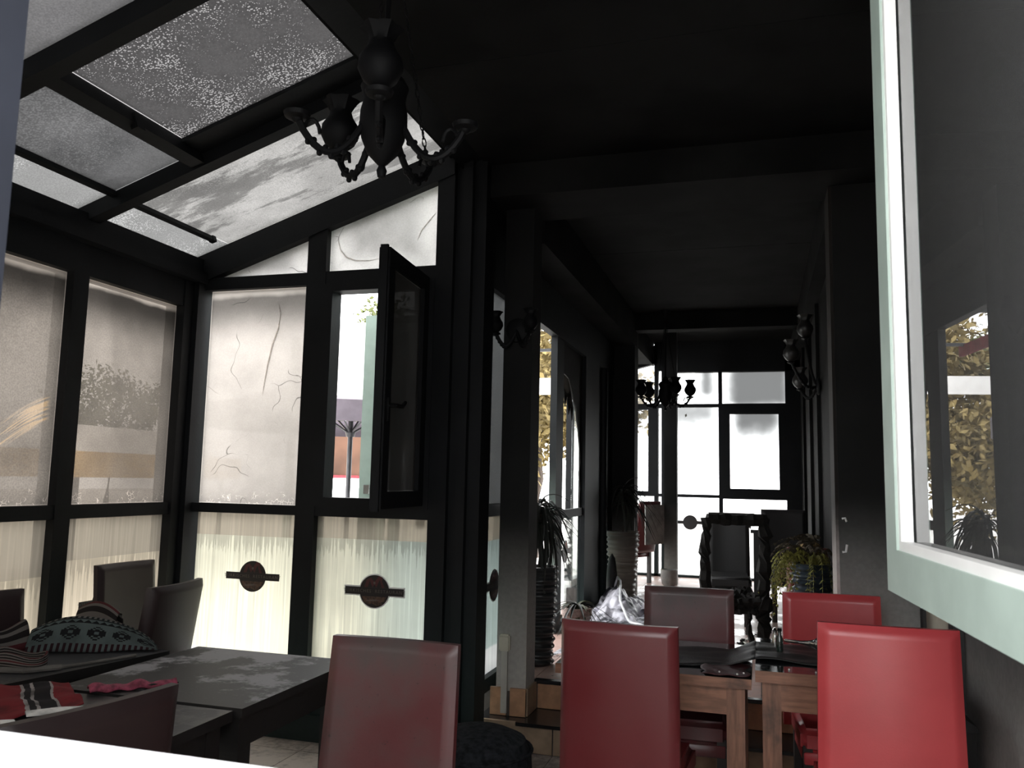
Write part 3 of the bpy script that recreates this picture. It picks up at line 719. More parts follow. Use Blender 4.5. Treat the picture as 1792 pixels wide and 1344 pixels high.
# ================================================================== CORRIDOR GLASS WALL (X = -1.6)
wk = struct('wall_corridor_left', 'green framed glass and door wall along the corridor', 'wall')
def PX(name, a, b, parent=wk): return MB().box(a, b, 0, OUTX).build(name, FR, parent)
PX('post', (-1.625, 5.42, .3), (-1.57, 5.55, 3.1)); PX('door_head', (-1.625, 4.66, 2.70), (-1.56, 9.16, 3.42))
MB().box((-1.625, 6.50, .3), (-1.57, 6.62, 2.70), 0, {'-x': 1, '-y': 1}).build('door_jamb', ['frame_soot', 'sage_sooted'], wk)
MB().box((-1.622, 6.62, .3), (-1.58, 6.78, 2.70)).build('door_jamb_inner', 'frame_soot', wk)
PX('post', (-1.625, 7.62, .3), (-1.56, 8.45, 2.70)); MB().tube([(-1.545, 8.44, .33), (-1.545, 8.44, 2.7)], .045, 12).build('downpipe', 'frame_soot', wk, smooth=True)
PX('post', (-1.625, 8.90, .3), (-1.57, 9.16, 2.70))
PX('rail', (-1.622, 4.66, 1.30), (-1.57, 5.42, 1.375)); PX('rail', (-1.62, 6.78, 1.215), (-1.58, 7.62, 1.285)); PX('rail', (-1.622, 8.45, 1.19), (-1.57, 8.90, 1.26))
PX('sill', (-1.625, 4.66, .28), (-1.56, 5.42, .36)); PX('sill', (-1.622, 6.78, .30), (-1.58, 7.62, .38)); PX('sill', (-1.622, 8.45, .30), (-1.57, 8.90, .38))
B('threshold', (-1.72, 5.42, .20), (-1.56, 6.62, .325), 'riser_tile', wk)
soot_glass('soot_corridor', see=.006, glow=0.0420, tint=(.96, .98, 1), blot=.2, seed=3)
film_glass('film_corridor', glow=0.22, tint=(.72, .86, .82), seed=5, film_top=.84)
d1 = window('narrow glazed bay with a cut off sticker behind the tiled column')
pane(d1, rect(4.66, 5.42, .36, 1.30), MX(-1.60), 'film_corridor'); pane(d1, rect(4.66, 5.42, 1.375, 2.70), MX(-1.60), 'soot_corridor')
sticker(d1, MX(-1.60) @ Matrix.Translation((5.03, 0, .87)))
d2 = window('burst corridor window with charred glass left in the corner')
soot_glass('soot_shard', see=.03, glow=.02, tint=(1, .93, .85), blot=.9, nscale=7, seed=4, smear=.8)
far_glass('pale_glass', .3, .9, .5, .9, .1)
# what is left of the burst pane: black crust round the right and top, ragged inner edge
crust = [(7.62, 1.285), (7.62, 2.70), (6.78, 2.70), (6.78, 2.44), (6.92, 2.44), (7.06, 2.42), (7.18, 2.34), (7.28, 2.24), (7.37, 2.19), (7.43, 2.08), (7.49, 2.00), (7.55, 1.86), (7.58, 1.72), (7.55, 1.60), (7.59, 1.47), (7.575, 1.37), (7.60, 1.285)]
MB().prism(crust, (0, .012)).build('burnt_glass', 'burnt_wood', d2).matrix_local = MX(-1.60)
lip = [(6.79, 2.44), (6.79, 2.22), (6.86, 2.30), (6.92, 2.16), (6.98, 2.26), (7.05, 2.10), (7.12, 2.17), (7.19, 2.06), (7.24, 2.17), (7.12, 2.32), (7.02, 2.41)]
MB().prism(list(reversed(lip)), (-.004, .004)).build('glass_shard', 'soot_shard', d2).matrix_local = MX(-1.60)
pane(d2, rect(6.78, 7.62, .38, 1.215), MX(-1.60), 'clear_glass')
sticker(d2, MX(-1.60) @ Matrix.Translation((7.0, 0, .93)), halo=False, colour=True)
d3 = window('narrow corridor window between the downpipe and the dark pier')
pane(d3, rect(8.45, 8.90, .38, 1.19), MX(-1.60), 'film_corridor')
pane(d3, rect(8.45, 8.90, 1.26, 2.70), MX(-1.60), 'soot_sash')
MB().prism([(8.47, 1.35), (8.49, 1.7), (8.56, 2.2), (8.60, 2.36), (8.58, 2.44), (8.52, 2.46), (8.47, 2.44)][::-1], (-.012, -.004)).build('glass_shard', 'soot_corridor', d3).matrix_local = MX(-1.60)
door1 = struct('door_1', 'glass door leaf folded back outside the corridor', 'door')
for a, b in (((5.56, .34), (5.63, 2.68)), ((6.42, .34), (6.49, 2.68)), ((5.63, 2.60), (6.42, 2.68)), ((5.63, .34), (6.42, .44))):
    MB().box((a[0]-5.56, -.025, a[1]), (b[0]-5.56, .025, b[1])).build('leaf_member', 'sage_paint', door1)
pane(door1, rect(.07, .86, .44, 2.60), Matrix.Identity(4), 'clear_glass')
door1.matrix_local = Matrix.Translation((-1.70, 5.54, 0)) @ Matrix.Rotation(math.radians(172), 4, 'Z')

# ================================================================== FAR SECTION
wf = struct('wall_far', 'black framed window wall at the end of the corridor', 'wall')
YF = 11.1
def PF(a, b, name='frame_member'): return MB().box((a[0], YF-.05, a[1]), (b[0], YF+.06, b[1]), 0, OUTY).build(name, FR, wf)
PF((-2.15, 0), (.62, .36), 'base_rail'); PF((-1.07, 2.99), (.62, 3.5), 'top_plate')
PF((-1.34, .33), (-1.288, 3.4), 'post'); PF((-1.245, .33), (-1.066, 3.4), 'post'); PF((.318, .33), (.62, 3.5), 'post')
PF((-.512, .33), (-.464, 3.0), 'post'); PF((-1.066, 2.530), (-.512, 2.570), 'rail'); PF((-1.066, 1.352), (-.512, 1.392), 'rail')
PF((-.464, 2.440), (.318, 2.572), 'rail'); PF((-.464, 1.345), (.318, 1.478), 'rail'); PF((-.464, 1.478), (-.372, 2.44), 'post'); PF((.232, 1.478), (.318, 2.44), 'post')
PF((-2.10, 2.50), (-1.34, 2.575), 'rail'); PF((-2.10, 1.355), (-1.34, 1.42), 'rail'); PF((-1.42, 1.42), (-1.34, 2.50), 'post'); PF((-2.15, .33), (-2.05, 3.0), 'post')
PF((-1.288, 2.52), (-1.245, 2.575), 'rail'); PF((-1.288, 1.352), (-1.245, 1.392), 'rail'); PF((-1.288, 3.02), (-1.245, 3.4), 'rail')
MB().prism([(-2.2, zr(-2.2)-.47), (-1.3, zr(-1.3)-.55), (-1.3, zr(-1.3)-.30), (-2.2, zr(-2.2)-.22)], (YF-.05, YF+.06)).build('gable_rafter', 'frame_soot', wf)
far_glass('far_a', .50, 1.0, .15, 1.25, .93); far_glass('far_b', .0, 1.2, -.15, 1.25, .945); far_glass('far_c', -.2, 1.0, .72, 1.12, .945); far_glass('far_d', .0, 1.1, .62, 1.3, .945); far_glass('far_e', 2, 3, 2, 3, 0)
wa = window('far upper window pane over the tall clear pane'); pane(wa, rect(-1.066, -.512, 2.57, 2.99), MY(YF), 'far_a')
wa = window('far upper window pane with a wide grey smoke stain'); pane(wa, rect(-.464, .318, 2.572, 2.99), MY(YF), 'far_b')
wa = window('tall far window beside the slim post'); pane(wa, rect(-1.066, -.512, 1.392, 2.53), MY(YF), 'far_c')
wa = window('far casement window with a smoke stain in its upper edge'); pane(wa, rect(-.372, .232, 1.478, 2.44), MY(YF), 'far_d')
wa = window('far low window with a round dark sticker'); pane(wa, rect(-1.066, -.512, .36, 1.352), MY(YF), 'far_e')
sticker(wa, Matrix.Translation((-.88, YF-.004, 1.03)), halo=False, simple=True)
wa = window('far low window behind the burnt chair'); pane(wa, rect(-.464, .318, .36, 1.345), MY(YF), 'far_e')
sticker(wa, Matrix.Translation((-.06, YF-.004, 1.03)), halo=False, simple=True)
wa = window('far gable window beyond the dark pier')
pane(wa, rect(-2.05, -1.42, 1.42, 2.50), MY(YF), 'far_c'); pane(wa, rect(-2.05, -1.34, .36, 1.355), MY(YF), 'far_e'); pane(wa, [(-2.05, 2.575), (-1.34, 2.575), (-1.34, 3.09), (-2.05, 2.88)], MY(YF), 'far_e')
wa = window('far narrow slot of glass beside the slim post'); pane(wa, rect(-1.288, -1.245, .36, 3.02), MY(YF), 'far_e')
rf2 = struct('roof_far', 'rafters of the glazed lean-to at the far end', 'roof')
for y in (9.36, 10.15, 10.98): RB('rafter', -2.2, -1.50, y, y+.08, -.10, .03, rf2)
RB('ridge_beam', -1.735, -1.4, 9.36, 11.1, -.2, .04, rf2); RB('eave_beam', -2.25, -2.1, 9.36, 11.1, -.1, .03, rf2)
wa = window('sooty far skylight'); rp_(wa, -2.12, -1.73, 9.44, 10.15, 'soot_roof_d')
wa = window('broken far skylight')
MB().prism([(-2.12*cx, -10.97), (-1.9*cx, -10.97), (-1.82*cx, -10.8), (-1.96*cx, -10.6), (-1.88*cx, -10.4), (-2.12*cx, -10.24)][::-1], (0, .006)).build('glass_shard', 'soot_roof_d', wa).matrix_local = MR @ Matrix.Rotation(PI/2, 4, 'X')
wlf = struct('wall_far_left', 'outer side wall of the far lean-to', 'wall')
B('base_panel', (-2.16, 9.42, 0), (-2.08, 11.05, .40), 'white_render', wlf); B('top_plate', (-2.16, 9.42, 2.75), (-2.08, 11.05, 3.2), 'frame_soot', wlf)
for y in (9.42, 10.2, 10.97): B('post', (-2.16, y, .4), (-2.08, y+.08, 2.75), 'frame_soot', wlf)
wa = window('clear side panes of the far lean-to')
pane(wa, rect(9.50, 10.2, .4, 2.75), MX(-2.12), 'clear_glass'); pane(wa, rect(10.28, 10.97, .4, 2.75), MX(-2.12), 'clear_glass')
pane(wa, rect(-2.08, -1.66, .35, 2.9), Matrix.Translation((0, 9.38, 0)) @ Matrix.Rotation(PI, 4, 'Z') @ Matrix.Translation((3.74, 0, 0)), 'clear_glass')

# ================================================================== ENTRANCE WALL (near, Y = .5)
wn = struct('wall_front', 'glazed entrance wall that the view looks through', 'wall')
FY0, FY1 = .47, .60
MB().box((-.80, FY0, 1.30), (-.688, FY1, 2.80)).build('jamb', 'jamb_paint', wn)
B('jamb', (.285, FY0, 1.30), (.40, FY1, 2.80), 'sage_paint', wn)
B('head', (-3.6, FY0, 2.72), (.95, FY1, 3.45), 'frame_soot', wn)
B('apron', (-3.6, FY0, 0), (.95, FY1-.02, .30), 'sage_paint', wn); B('rail', (-3.6, FY0, 1.20), (.95, FY1-.01, 1.275), 'sage_paint', wn)
MB().box((-.95, .36, 1.268), (.42, .606, 1.290)).build('window_sill', 'white_paint', wn)
for x in (-3.6, -2.70, -1.75, -.80, .29): B('post', (x, FY0, .3), (x+.11, FY1, 2.75), 'frame_soot' if x < -.9 else 'sage_paint', wn)
film_glass('film_front', glow=0.2400, tint=(1, .97, .9), seed=2)
soot_glass('soot_front', see=.05, glow=0.1800, tint=(1, .97, .94), blot=.3, seed=9)
w20 = window('glazed entrance wall panes beside the open window')
for a, b in ((-3.49, -2.70), (-2.59, -1.75), (-1.64, -.80), (.40, .82)):
    pane(w20, rect(a, b, 1.275, 2.72), Matrix.Translation((0, .53, 0)) @ Matrix.Rotation(PI, 4, 'Z') @ Matrix.Translation((-(a+b), 0, 0)), 'soot_front' if a < 0 else 'clear_glass')
for a, b in ((-3.49, -2.70), (-2.59, -1.75), (-1.64, -.80), (-.69, .29), (.40, .82)):
    pane(w20, rect(a, b, .30, 1.20), Matrix.Translation((0, .53, 0)) @ Matrix.Rotation(PI, 4, 'Z') @ Matrix.Translation((-(a+b), 0, 0)), 'film_front' if a < 0 else 'clear_glass')
# casement swung 90 degrees into the room, hinge at (0.25,.6)
w21 = window('pale green casement sash standing open with reflections in its double glazing')
ns = link('sash', None, w21, (.258, .604, 1.358)); dx, dy = .195-.258, 1.483-.604
L2 = math.hypot(dx, dy); ns.rotation_euler.z = math.atan2(dy, dx)      # local +X from hinge to free edge
H2, W2, T2 = 1.36, .068, .062
# local -Y is to the right (room-dark side); local +Y faces left/camera
for a, b in (((L2-W2, 0), (L2, H2)), ((0, 0), (W2, H2)), ((W2, 0), (L2-W2, W2)), ((W2, H2-W2), (L2-W2, H2))):
    MB().box((a[0], -T2, a[1]), (b[0], 0, b[1]), 0, {'-y': 1}).build('sash_member', ['sage_paint', 'frame_soot'], ns)
MB().box((W2*.2, -T2-.012, -.016), (L2-.006, -T2+.02, .012)).build('rebate_lip', 'gasket', ns)
bw = .014
for a, b in (((L2-W2-bw, W2), (L2-W2, H2-W2)), ((W2, W2), (W2+bw, H2-W2)), ((W2+bw, W2), (L2-W2-bw, W2+bw)), ((W2+bw, H2-W2-bw), (L2-W2-bw, H2-W2))):
    MB().box((a[0], -.022, a[1]), (b[0], -.004, b[1])).build('glazing_bead', 'bead_white', ns)
x0, x1, z0, z1 = W2+.006, L2-W2-.006, W2+.006, H2-W2-.006
for y, gm in ((-.024, 'front_glass'), (-.046, 'sash_glass')):
    MB().box((x0, y-.004, z0), (x1, y, z1)).build('pane', gm, ns)
for a, b in (((x1-bw-.012, z0), (x1-bw, z1)), ((x0+bw, z0), (x0+bw+.012, z1)), ((x0+bw, z0+bw), (x1-bw, z0+bw+.012)), ((x0+bw, z1-bw-.012), (x1-bw, z1-bw))):
    MB().box((a[0], -.044, a[1]), (b[0], -.030, b[1])).build('spacer_bar', 'spacer_metal', ns)
dot = MB().box((-.0016, 0, -.0022), (.0016, .0012, .0022)).mesh('spacer_hole', ['gasket'])
for i in range(90):
    for xx in (x1-bw-.010, x1-bw-.002):
        o = link('spacer_hole', dot, ns); o.location = (xx, -.0305, z0+.03+i*(z1-z0-.06)/89)

# ================================================================== CHAIRS
# chair local frame: faces +Y (sitter looks +Y), top of the backrest over y=0, floor z=0
def back_mesh(name, mat, wd=.44, H=1.0, z0=.40, th=.062, bow=.018, flare=.03, rec=.05):
    nx, nz = 22, 26; m = MB(); us = []
    def ticks(n, L):
        e = [0, .015, .030, .040]; inner = [e[-1]+(L-2*e[-1])*i/(n-7) for i in range(n-6)]
        return e[:-1]+inner+[L-q for q in reversed(e[:-1])]
    X = ticks(nx, wd); Z = ticks(nz, H-z0)
    def P(i, j, side):
        x = X[i]; z = Z[j]; d = min(x, wd-x, z, (H-z0)-z)
        t = th/2*(.42+.58*min(1, d/.030))
        fx = (x/wd-.5)*2; zz = z/(H-z0)
        s_ = 1+flare*(1-zz)
        y = -rec*(zz-1)-bow*(1-fx*fx)*0.9
        return (fx*wd/2*s_, y+side*t-bow*0, z0+z-.006*(1-fx*fx)*0)
    for side in (-1, 1):
        o = len(m.v)
        for j in range(len(Z)):
            for i in range(len(X)): m.v.append(P(i, j, side))
        n = len(X)
        for j in range(len(Z)-1):
            for i in range(n-1):
                q = (o+j*n+i, o+j*n+i+1, o+(j+1)*n+i+1, o+(j+1)*n+i)
                m.f.append(q if side < 0 else q[::-1]); m.m.append(0)
    n, k = len(X), len(Z); o2 = n*k
    ring = [i for i in range(n)]+[j*n+n-1 for j in range(1, k)]+[(k-1)*n+i for i in range(n-2, -1, -1)]+[j*n for j in range(k-2, 0, -1)]
    for a in range(len(ring)):
        p, q = ring[a], ring[(a+1) % len(ring)]
        m.f.append((q, p, p+o2, q+o2)); m.m.append(0)
    me = m.mesh(name, [mat]); me.polygons.foreach_set('use_smooth', [True]*len(me.polygons))
    me.set_sharp_from_angle(angle=math.radians(50)); return me
def cushion(name, a, b, mat, bev=.02, seg=3):
    me = MB().box(a, b).mesh(name, [mat]); bm = bmesh.new(); bm.from_mesh(me)
    bmesh.ops.bevel(bm, geom=bm.edges[:], offset=bev, segments=seg, affect='EDGES'); bm.to_mesh(me); bm.free()
    me.polygons.foreach_set('use_smooth', [True]*len(me.polygons)); me.set_sharp_from_angle(angle=math.radians(50)); return me
LEG = MB().box((-.02, -.02, 0), (.02, .02, .40)).mesh('leg', ['chair_leg_wood'])
CG = 'high backed leather dining chairs'
def chair(label, x, y, rot, mat='leather_red', H=1.0, wd=.44, z=0, rec=.05, flare=.03, bow=.018, name='dining_chair', group=None, sw=None):
    t = thing(name, label, 'chair', (x, y, z), rot, group); sw = sw or wd
    k = H/1.0
    link('backrest', back_mesh('backrest', mat, wd, H, .38*k, .064, bow, flare, rec), t)
    link('seat', cushion('seat', (-sw/2, .0+rec+.02, .37*k), (sw/2, .43+rec, .475*k), mat, .025), t)
    link('apron', cushion('apron', (-sw/2+.012, rec+.03, .32*k), (sw/2-.012, .415+rec, .375*k), mat, .006, 1), t)
    for sx in (-1, 1):
        for yy in (.035+rec, .39+rec):
            o = link('leg', LEG, t, (sx*(sw/2-.03), yy, 0))
    return t
R = math.radians
CH = {}
CH['A'] = chair('dusty dark red leather chair standing alone in the aisle', -1.139, 2.545, PI, 'leather_dusty', rec=.07, flare=.05)
CH['B'] = chair('dark red leather chair at the soaked runner table', -.515, 3.175, R(-4), 'leather_red', rec=.02, flare=.03, bow=.03)
CH['C'] = chair('grey dusted red chair across the soaked runner table, back to the steps', -.355, 4.37, PI+R(2), 'leather_dusty', H=1.0, rec=.03, sw=.38)
CH['D'] = chair('red leather chair in front of the right wall pier', .322, 4.43, PI+R(4), 'leather_lit', H=1.0, rec=.03, wd=.45, sw=.40)
CH['E'] = chair('brightly lit shiny red leather chair at the silver candlestick table', .402, 3.12, R(0), 'leather_lit', H=1.06, rec=-.01, wd=.44, flare=.05)
CH['F'] = chair('shade-darkened leather chair with its back to the side window by the corner post', -3.34, 3.83, -PI/2+R(-4), 'leather_shaded', H=1.03, wd=.40, rec=.06, sw=.35)
CH['G'] = chair('shade-darkened leather chair turned to the side windows behind the kilim table', -2.69, 3.43, PI/2+R(6), 'leather_shaded', H=1.0, rec=.09, wd=.42, bow=.035, sw=.37)
CH['H'] = chair('shade-darkened leather chair at the red kilim table', -1.452, 1.60, PI/2+R(-12), 'leather_shaded', H=1.0, rec=.06, wd=.44)
CH['I'] = chair('shade-darkened leather chair facing the kilim table from the side windows', -3.237, 2.852, -PI/2-R(11.5), 'leather_shaded', H=.99, rec=.06, wd=.38, sw=.34)
# upper level
CH['K'] = chair('cream backed red chair by the far windows, seen from its side', -1.26, 10.02, R(62), 'leather_red', H=.98, z=.331, rec=.10, wd=.40)
link('back_cover', MB().box((-.19, -.07, .48), (.19, -.055, .94)).mesh('back_cover', ['white_pot']), CH['K'])
CH['L'] = chair('black scorched chair behind the burnt chair frame', -.27, 7.55, PI+R(3), 'leather_black', H=.95, z=.331, rec=.03, wd=.34)
CH['M'] = chair('black chair at the far table behind the fern', .20, 8.3, PI+R(10), 'leather_black', H=.97, z=.331, rec=.03, wd=.40)
CH['N'] = chair('dark red chair tucked behind the blue ribbed pot', .34, 6.95, 0, 'leather_red', H=.72, z=.331, rec=.02, wd=.30)

# burnt chair: only the charred frame and a hanging rag of the back are left
bc = thing('burnt_chair', 'charred bare frame of a chair standing in the corridor', 'chair', (-.165, 5.85, .331), R(14))
def rough_bar(pts, r, name, mat='burnt_wood', parent=bc, amp=.010):
    P = []
    pts = [Vector(p) for p in pts]
    for a, b in zip(pts[:-1], pts[1:]):
        for i in range(8): P.append(a.lerp(b, i/8)+Vector((random.uniform(-amp, amp), random.uniform(-amp, amp), 0)))
    P.append(pts[-1]); return MB().tube(P, [r*random.uniform(.82, 1.18) for _ in P], 6).build(name, mat, parent)
rough_bar([(-.195, 0, .97), (-.20, .0, .5), (-.215, -.02, 0)], .040, 'back_post'); rough_bar([(.195, 0, .97), (.185, .0, .5), (.165, -.02, 0)], .046, 'back_post')
rough_bar([(-.2, 0, .965), (0, 0, .955), (.2, 0, .965)], .042, 'top_rail'); rough_bar([(-.19, .42, .40), (-.19, .42, 0)], .02, 'leg'); rough_bar([(.19, .42, .40), (.19, .42, 0)], .022, 'leg')
rough_bar([(-.2, 0, .43), (0, .02, .41), (.2, 0, .43)], .03, 'seat_rail'); rough_bar([(.19, 0, .42), (.19, .42, .41)], .03, 'seat_rail'); rough_bar([(-.19, 0, .42), (-.19, .42, .41)], .026, 'seat_rail'); rough_bar([(.2, .42, .42), (-.2, .42, .42)], .028, 'seat_rail')
q = MB(); random.seed(3)
for i in range(130):
    p = Vector((random.uniform(-.17, .19), random.uniform(0, .42), .40+random.uniform(-.06, .06))); s_ = random.uniform(.008, .03)
    q.box((-s_, -s_, -s_*.6), (s_, s_, s_*.6), 0, None, Matrix.Translation(p) @ Matrix.Rotation(random.random()*3, 4, (random.random(), random.random(), 1)))
tag(q.build('burnt_stuffing', 'burnt_wood', bc), kind='stuff')

# ================================================================== TABLES
def table(label, x0, x1, y0, y1, z, top, side, leg, rot=0, edge=.035, name='dining_table', ins=.062):
    cx_, cy = (x0+x1)/2, (y0+y1)/2; W, D = x1-x0, y1-y0
    t = thing(name, label, 'table', (cx_, cy, 0), rot)
    me = MB().box((-W/2, -D/2, z-edge), (W/2, D/2, z), 1, {'+z': 0}).build('tabletop', [top, side], t)
    for s_ in (-1, 1):
        MB().box((-W/2+.05, s_*(D/2-.04)-.012, z-edge-.11), (W/2-.05, s_*(D/2-.04)+.012, z-edge)).build('apron', side, t)
        MB().box((s_*(W/2-.04)-.012, -D/2+.05, z-edge-.11), (s_*(W/2-.04)+.012, D/2-.05, z-edge)).build('apron', side, t)
        for r_ in (-1, 1):
            MB().box((s_*(W/2-ins)-.036, r_*(D/2-ins)-.036, 0), (s_*(W/2-ins)+.036, r_*(D/2-ins)+.036, z-edge)).build('leg', leg, t)
    return t
TA = table('soot coated table with wiped smear, empty, nearest the gable windows', -2.433, -1.655, 2.483, 3.283, .75, 'table_dusty', 'black_wood', 'black_wood', edge=.03)
TB = table('sooty table under the red and black kilim', -2.47, -1.680, 1.28, 2.468, .745, 'table_dark', 'black_wood', 'black_wood')
TC = table('sooty table under the green woven kilim', -3.153, -2.553, 2.45, 3.22, .75, 'table_dark', 'black_wood', 'black_wood', rot=R(-11.5), ins=.11)
T1 = table('walnut table with a soaked black runner beside the dark red chair', -.85, -.045, 3.56, 4.30, .75, 'table_wet', 'walnut', 'walnut_vertical', edge=.04)
T2_ = table('walnut table with a fallen silver candlestick beside the brightly lit red chair', -.030, .655, 3.55, 4.30, .79, 'table_wet', 'walnut', 'walnut_vertical', edge=.045)
TD = table('dark far table behind the burnt chair', -.10, .42, 8.6, 9.3, .76, 'table_wet', 'black_wood', 'black_wood')
TD.location.z = .331

# ---------------- textiles
def cloth(name, label, fn, nu, nv, mat, th=.004, cat='textile', smooth=True, par=None):
    m = MB().grid(fn, nu, nv); me = m.mesh(name, [mat]); 
    if smooth: me.polygons.foreach_set('use_smooth', [True]*len(me.polygons))
    o = link(name, me, par)
    md = o.modifiers.new('thickness', 'SOLIDIFY'); md.thickness = th; md.offset = 1
    if label: tag(o, label, cat)
    return o
def lerp(a, b, t): return a+(b-a)*t
# green kilim draped in a long hump over a heap, pattern side to the aisle
def on_tc(lx, ly, z=0):
    c_, s_ = math.cos(R(11.5)), math.sin(R(11.5))
    return Vector((-2.853+c_*lx+s_*ly, 2.835-s_*lx+c_*ly, z))
def gk_h(u): return math.sin(PI*min(1, .12+u*.88))**.6*(1-.35*u)
def green_kilim(u, v):
    hn = gk_h(u); lx, ly = lerp(-.125, .270, u), lerp(.0, .345, u)
    return on_tc(lx-.04*v*hn, ly+.08*v*hn, .756+.155*hn*(1-(1-v)**1.6)+.004*math.sin(u*9)*hn)
gk = thing('green_kilim', 'green woven kilim with dark diamonds heaped on the table', 'kilim')
m_ = cloth('cloth', None, green_kilim, 40, 14, 'kilim_green', par=gk)
def gk_back(u, v):
    hn = gk_h(u); p = green_kilim(u, 1.0); d = on_tc(-.02, .06)-on_tc(0, 0)
    return Vector((p.x+d.x*v*hn, p.y+d.y*v*hn, lerp(p.z, .756, v)))
cloth('cloth_back', None, gk_back, 30, 8, 'kilim_stripes', par=gk)
def stripes(u, v):
    a = PI*v; r = .055+.012*math.sin(u*7)
    c = on_tc(-.228, lerp(-.28, .06, u), .756)
    return c+Vector((.75*math.cos(a)*r*1.2, -.3*math.cos(a)*r*1.2, math.sin(a)*r*1.9))
sk = thing('striped_kilim', 'striped kilim roll beside the green kilim', 'kilim'); cloth('cloth', None, stripes, 20, 14, 'kilim_stripes', par=sk)
def loop(u, v):
    a = 2*PI*u; return Vector((-2.785+.080*math.cos(a)*1.5, 2.655+.05*math.sin(a), .756+.055*v+.010*v*math.sin(3*a)))
fl2 = thing('fringed_runner', 'striped runner with braided edge coiled before the green kilim', 'kilim')
cloth('cloth', None, loop, 36, 4, 'kilim_stripes', .008, par=fl2)
MB().tube([(-2.66, 2.66, .757), (-2.60, 2.80, .757), (-2.555, 2.92, .757), (-2.53, 3.0, .757)], .006).build('braided_cord', 'cord', fl2)
MB().tube([(-2.94, 2.57, .762), (-2.82, 2.57, .762), (-2.70, 2.60, .762), (-2.62, 2.70, .762)], .011).build('braided_cord', 'cord', fl2)
# striped cushion fold behind
def fold(u, v):
    a = PI*v; c = on_tc(lerp(-.26, .02, u), .337, .756)
    return c+Vector((-.008*math.cos(a), .040*math.cos(a), .175*math.sin(a)**.7*(.6+.4*math.sin(PI*(.15+.7*u)))))
fk = thing('folded_kilim', 'folded striped kilim behind the green kilim', 'kilim'); cloth('cloth', None, fold, 16, 14, 'kilim_stripes', par=fk)
def redk(u, v):
    q = -.45+1.45*u
    lo = Vector((-2.21, 2.06, 0)).lerp(Vector((-2.12, 2.30, 0)), q); hi = Vector((-2.59, 2.40, 0)).lerp(Vector((-2.39, 2.51, 0)), q)
    p = lo.lerp(hi, v)
    return Vector((p.x+.008*math.sin(u*11), p.y+.006*math.sin(v*9), .762+.006*math.sin(u*13+v*5)+.004*math.sin(v*17+u*3)))
rk = thing('red_kilim', 'red kilim with black band and white lines crumpled on the near table', 'kilim'); cloth('cloth', None, redk, 40, 22, 'kilim_red', par=rk)
MB().prism([(-.08, -.015), (.09, .0), (.1, .03), (.0, .035), (-.09, .02)], (0, .004), M=Matrix.Translation((-2.11, 2.17, .775)) @ Matrix.Rotation(R(35), 4, 'Z') @ Matrix.Rotation(R(-80), 4, 'X')).build('paper_scrap', 'debris_white', rk)
MB().prism([(-.05, -.01), (.05, .0), (.04, .018), (-.04, .015)], (0, .004), M=Matrix.Translation((-2.18, 2.02, .775)) @ Matrix.Rotation(R(30), 4, 'Z') @ Matrix.Rotation(R(-80), 4, 'X')).build('paper_scrap', 'debris_white', rk)
def pink(u, v):
    p = Vector((-2.27, 2.47, 0)).lerp(Vector((-2.06, 2.665, 0)), u)+Vector((.055, -.045, 0))*(.5-v)*(1-.25*u)
    return Vector((p.x, p.y, .754+.020*math.sin(PI*v)*(.7+.3*math.sin(u*14))+.004*math.sin(u*25)))
pk = cloth('pink_cloth', 'small crumpled pink cloth on the smeared sooty table', pink, 26, 8, 'pink_cloth', .006, 'cloth')
MB().prism([(-.07, -.004), (.08, 0), (.07, .012), (-.06, .01)], (0, .004), M=Matrix.Translation((-2.10, 2.60, .765)) @ Matrix.Rotation(R(44), 4, 'Z') @ Matrix.Rotation(R(-85), 4, 'X')).build('charred_edge', 'burnt_wood', pk)
def runner1(u, v):
    return Vector((lerp(-.83, -.03, u), lerp(3.72, 4.12, v)+.02*math.sin(u*9), .757+.004*math.sin(u*17+v*9)+.003*math.sin(v*23)+(.045*max(0, u-.86)/.14)))
r1 = thing('table_runner', 'soaked black cloth runner across the dark red chair table', 'runner'); cloth('cloth', None, runner1, 40, 16, 'black_cloth', par=r1)
def rag(u, v): return Vector((lerp(-.24, -.06, u)+.012*math.sin(v*9), lerp(3.56, 3.80, v), .758+.002*math.sin(u*13+v*11)))
cloth('kilim_patch', None, rag, 18, 16, 'kilim_red_wet', par=r1)
def runner2(u, v):
    return Vector((lerp(-.03, .64, u), lerp(3.72, 4.10, v)+.02*math.sin(u*8+1), .797+.004*math.sin(u*15+v*9)+.003*math.sin(v*21)))
r2 = thing('table_runner', 'soaked black cloth runner under the silver candlestick', 'runner'); cloth('cloth', None, runner2, 40, 16, 'black_cloth', par=r2)
# ---------------- things on the right table
cs = thing('candlestick', 'silver candlestick lying on the soaked runner', 'candlestick', (.165, 4.005, .833), R(-16))
MB().lathe([(.003, -.075), (.007, -.07), (.008, .0), (.012, .03), (.020, .055), (.028, .066), (.029, .072), (.012, .076)], seg=16, M=Matrix.Rotation(PI/2, 4, 'Y')).build('stem', 'silver', cs, smooth=True)
c2 = thing('candlestick', 'silver candle cup tipped over beside the lying candlestick', 'candlestick', (.285, 3.935, .833), R(200))
MB().lathe([(.024, -.03), (.026, -.02), (.016, -.005), (.007, 0), (.008, .03), (.02, .04), (.02, .045)], seg=16, M=Matrix.Rotation(R(70), 4, 'Y')).build('cup', 'silver', c2, smooth=True)
b1 = thing('small_bottle', 'small green glass bottle standing on the runner', 'bottle', (.072, 3.93, .80))
MB().lathe([(.014, 0), (.015, .01), (.015, .055), (.007, .072), (.007, .09)], seg=14).build('body', 'green_glass', b1, smooth=True); MB().lathe([(.009, .088), (.009, .1)], seg=12).build('cap', 'blackened_metal', b1)
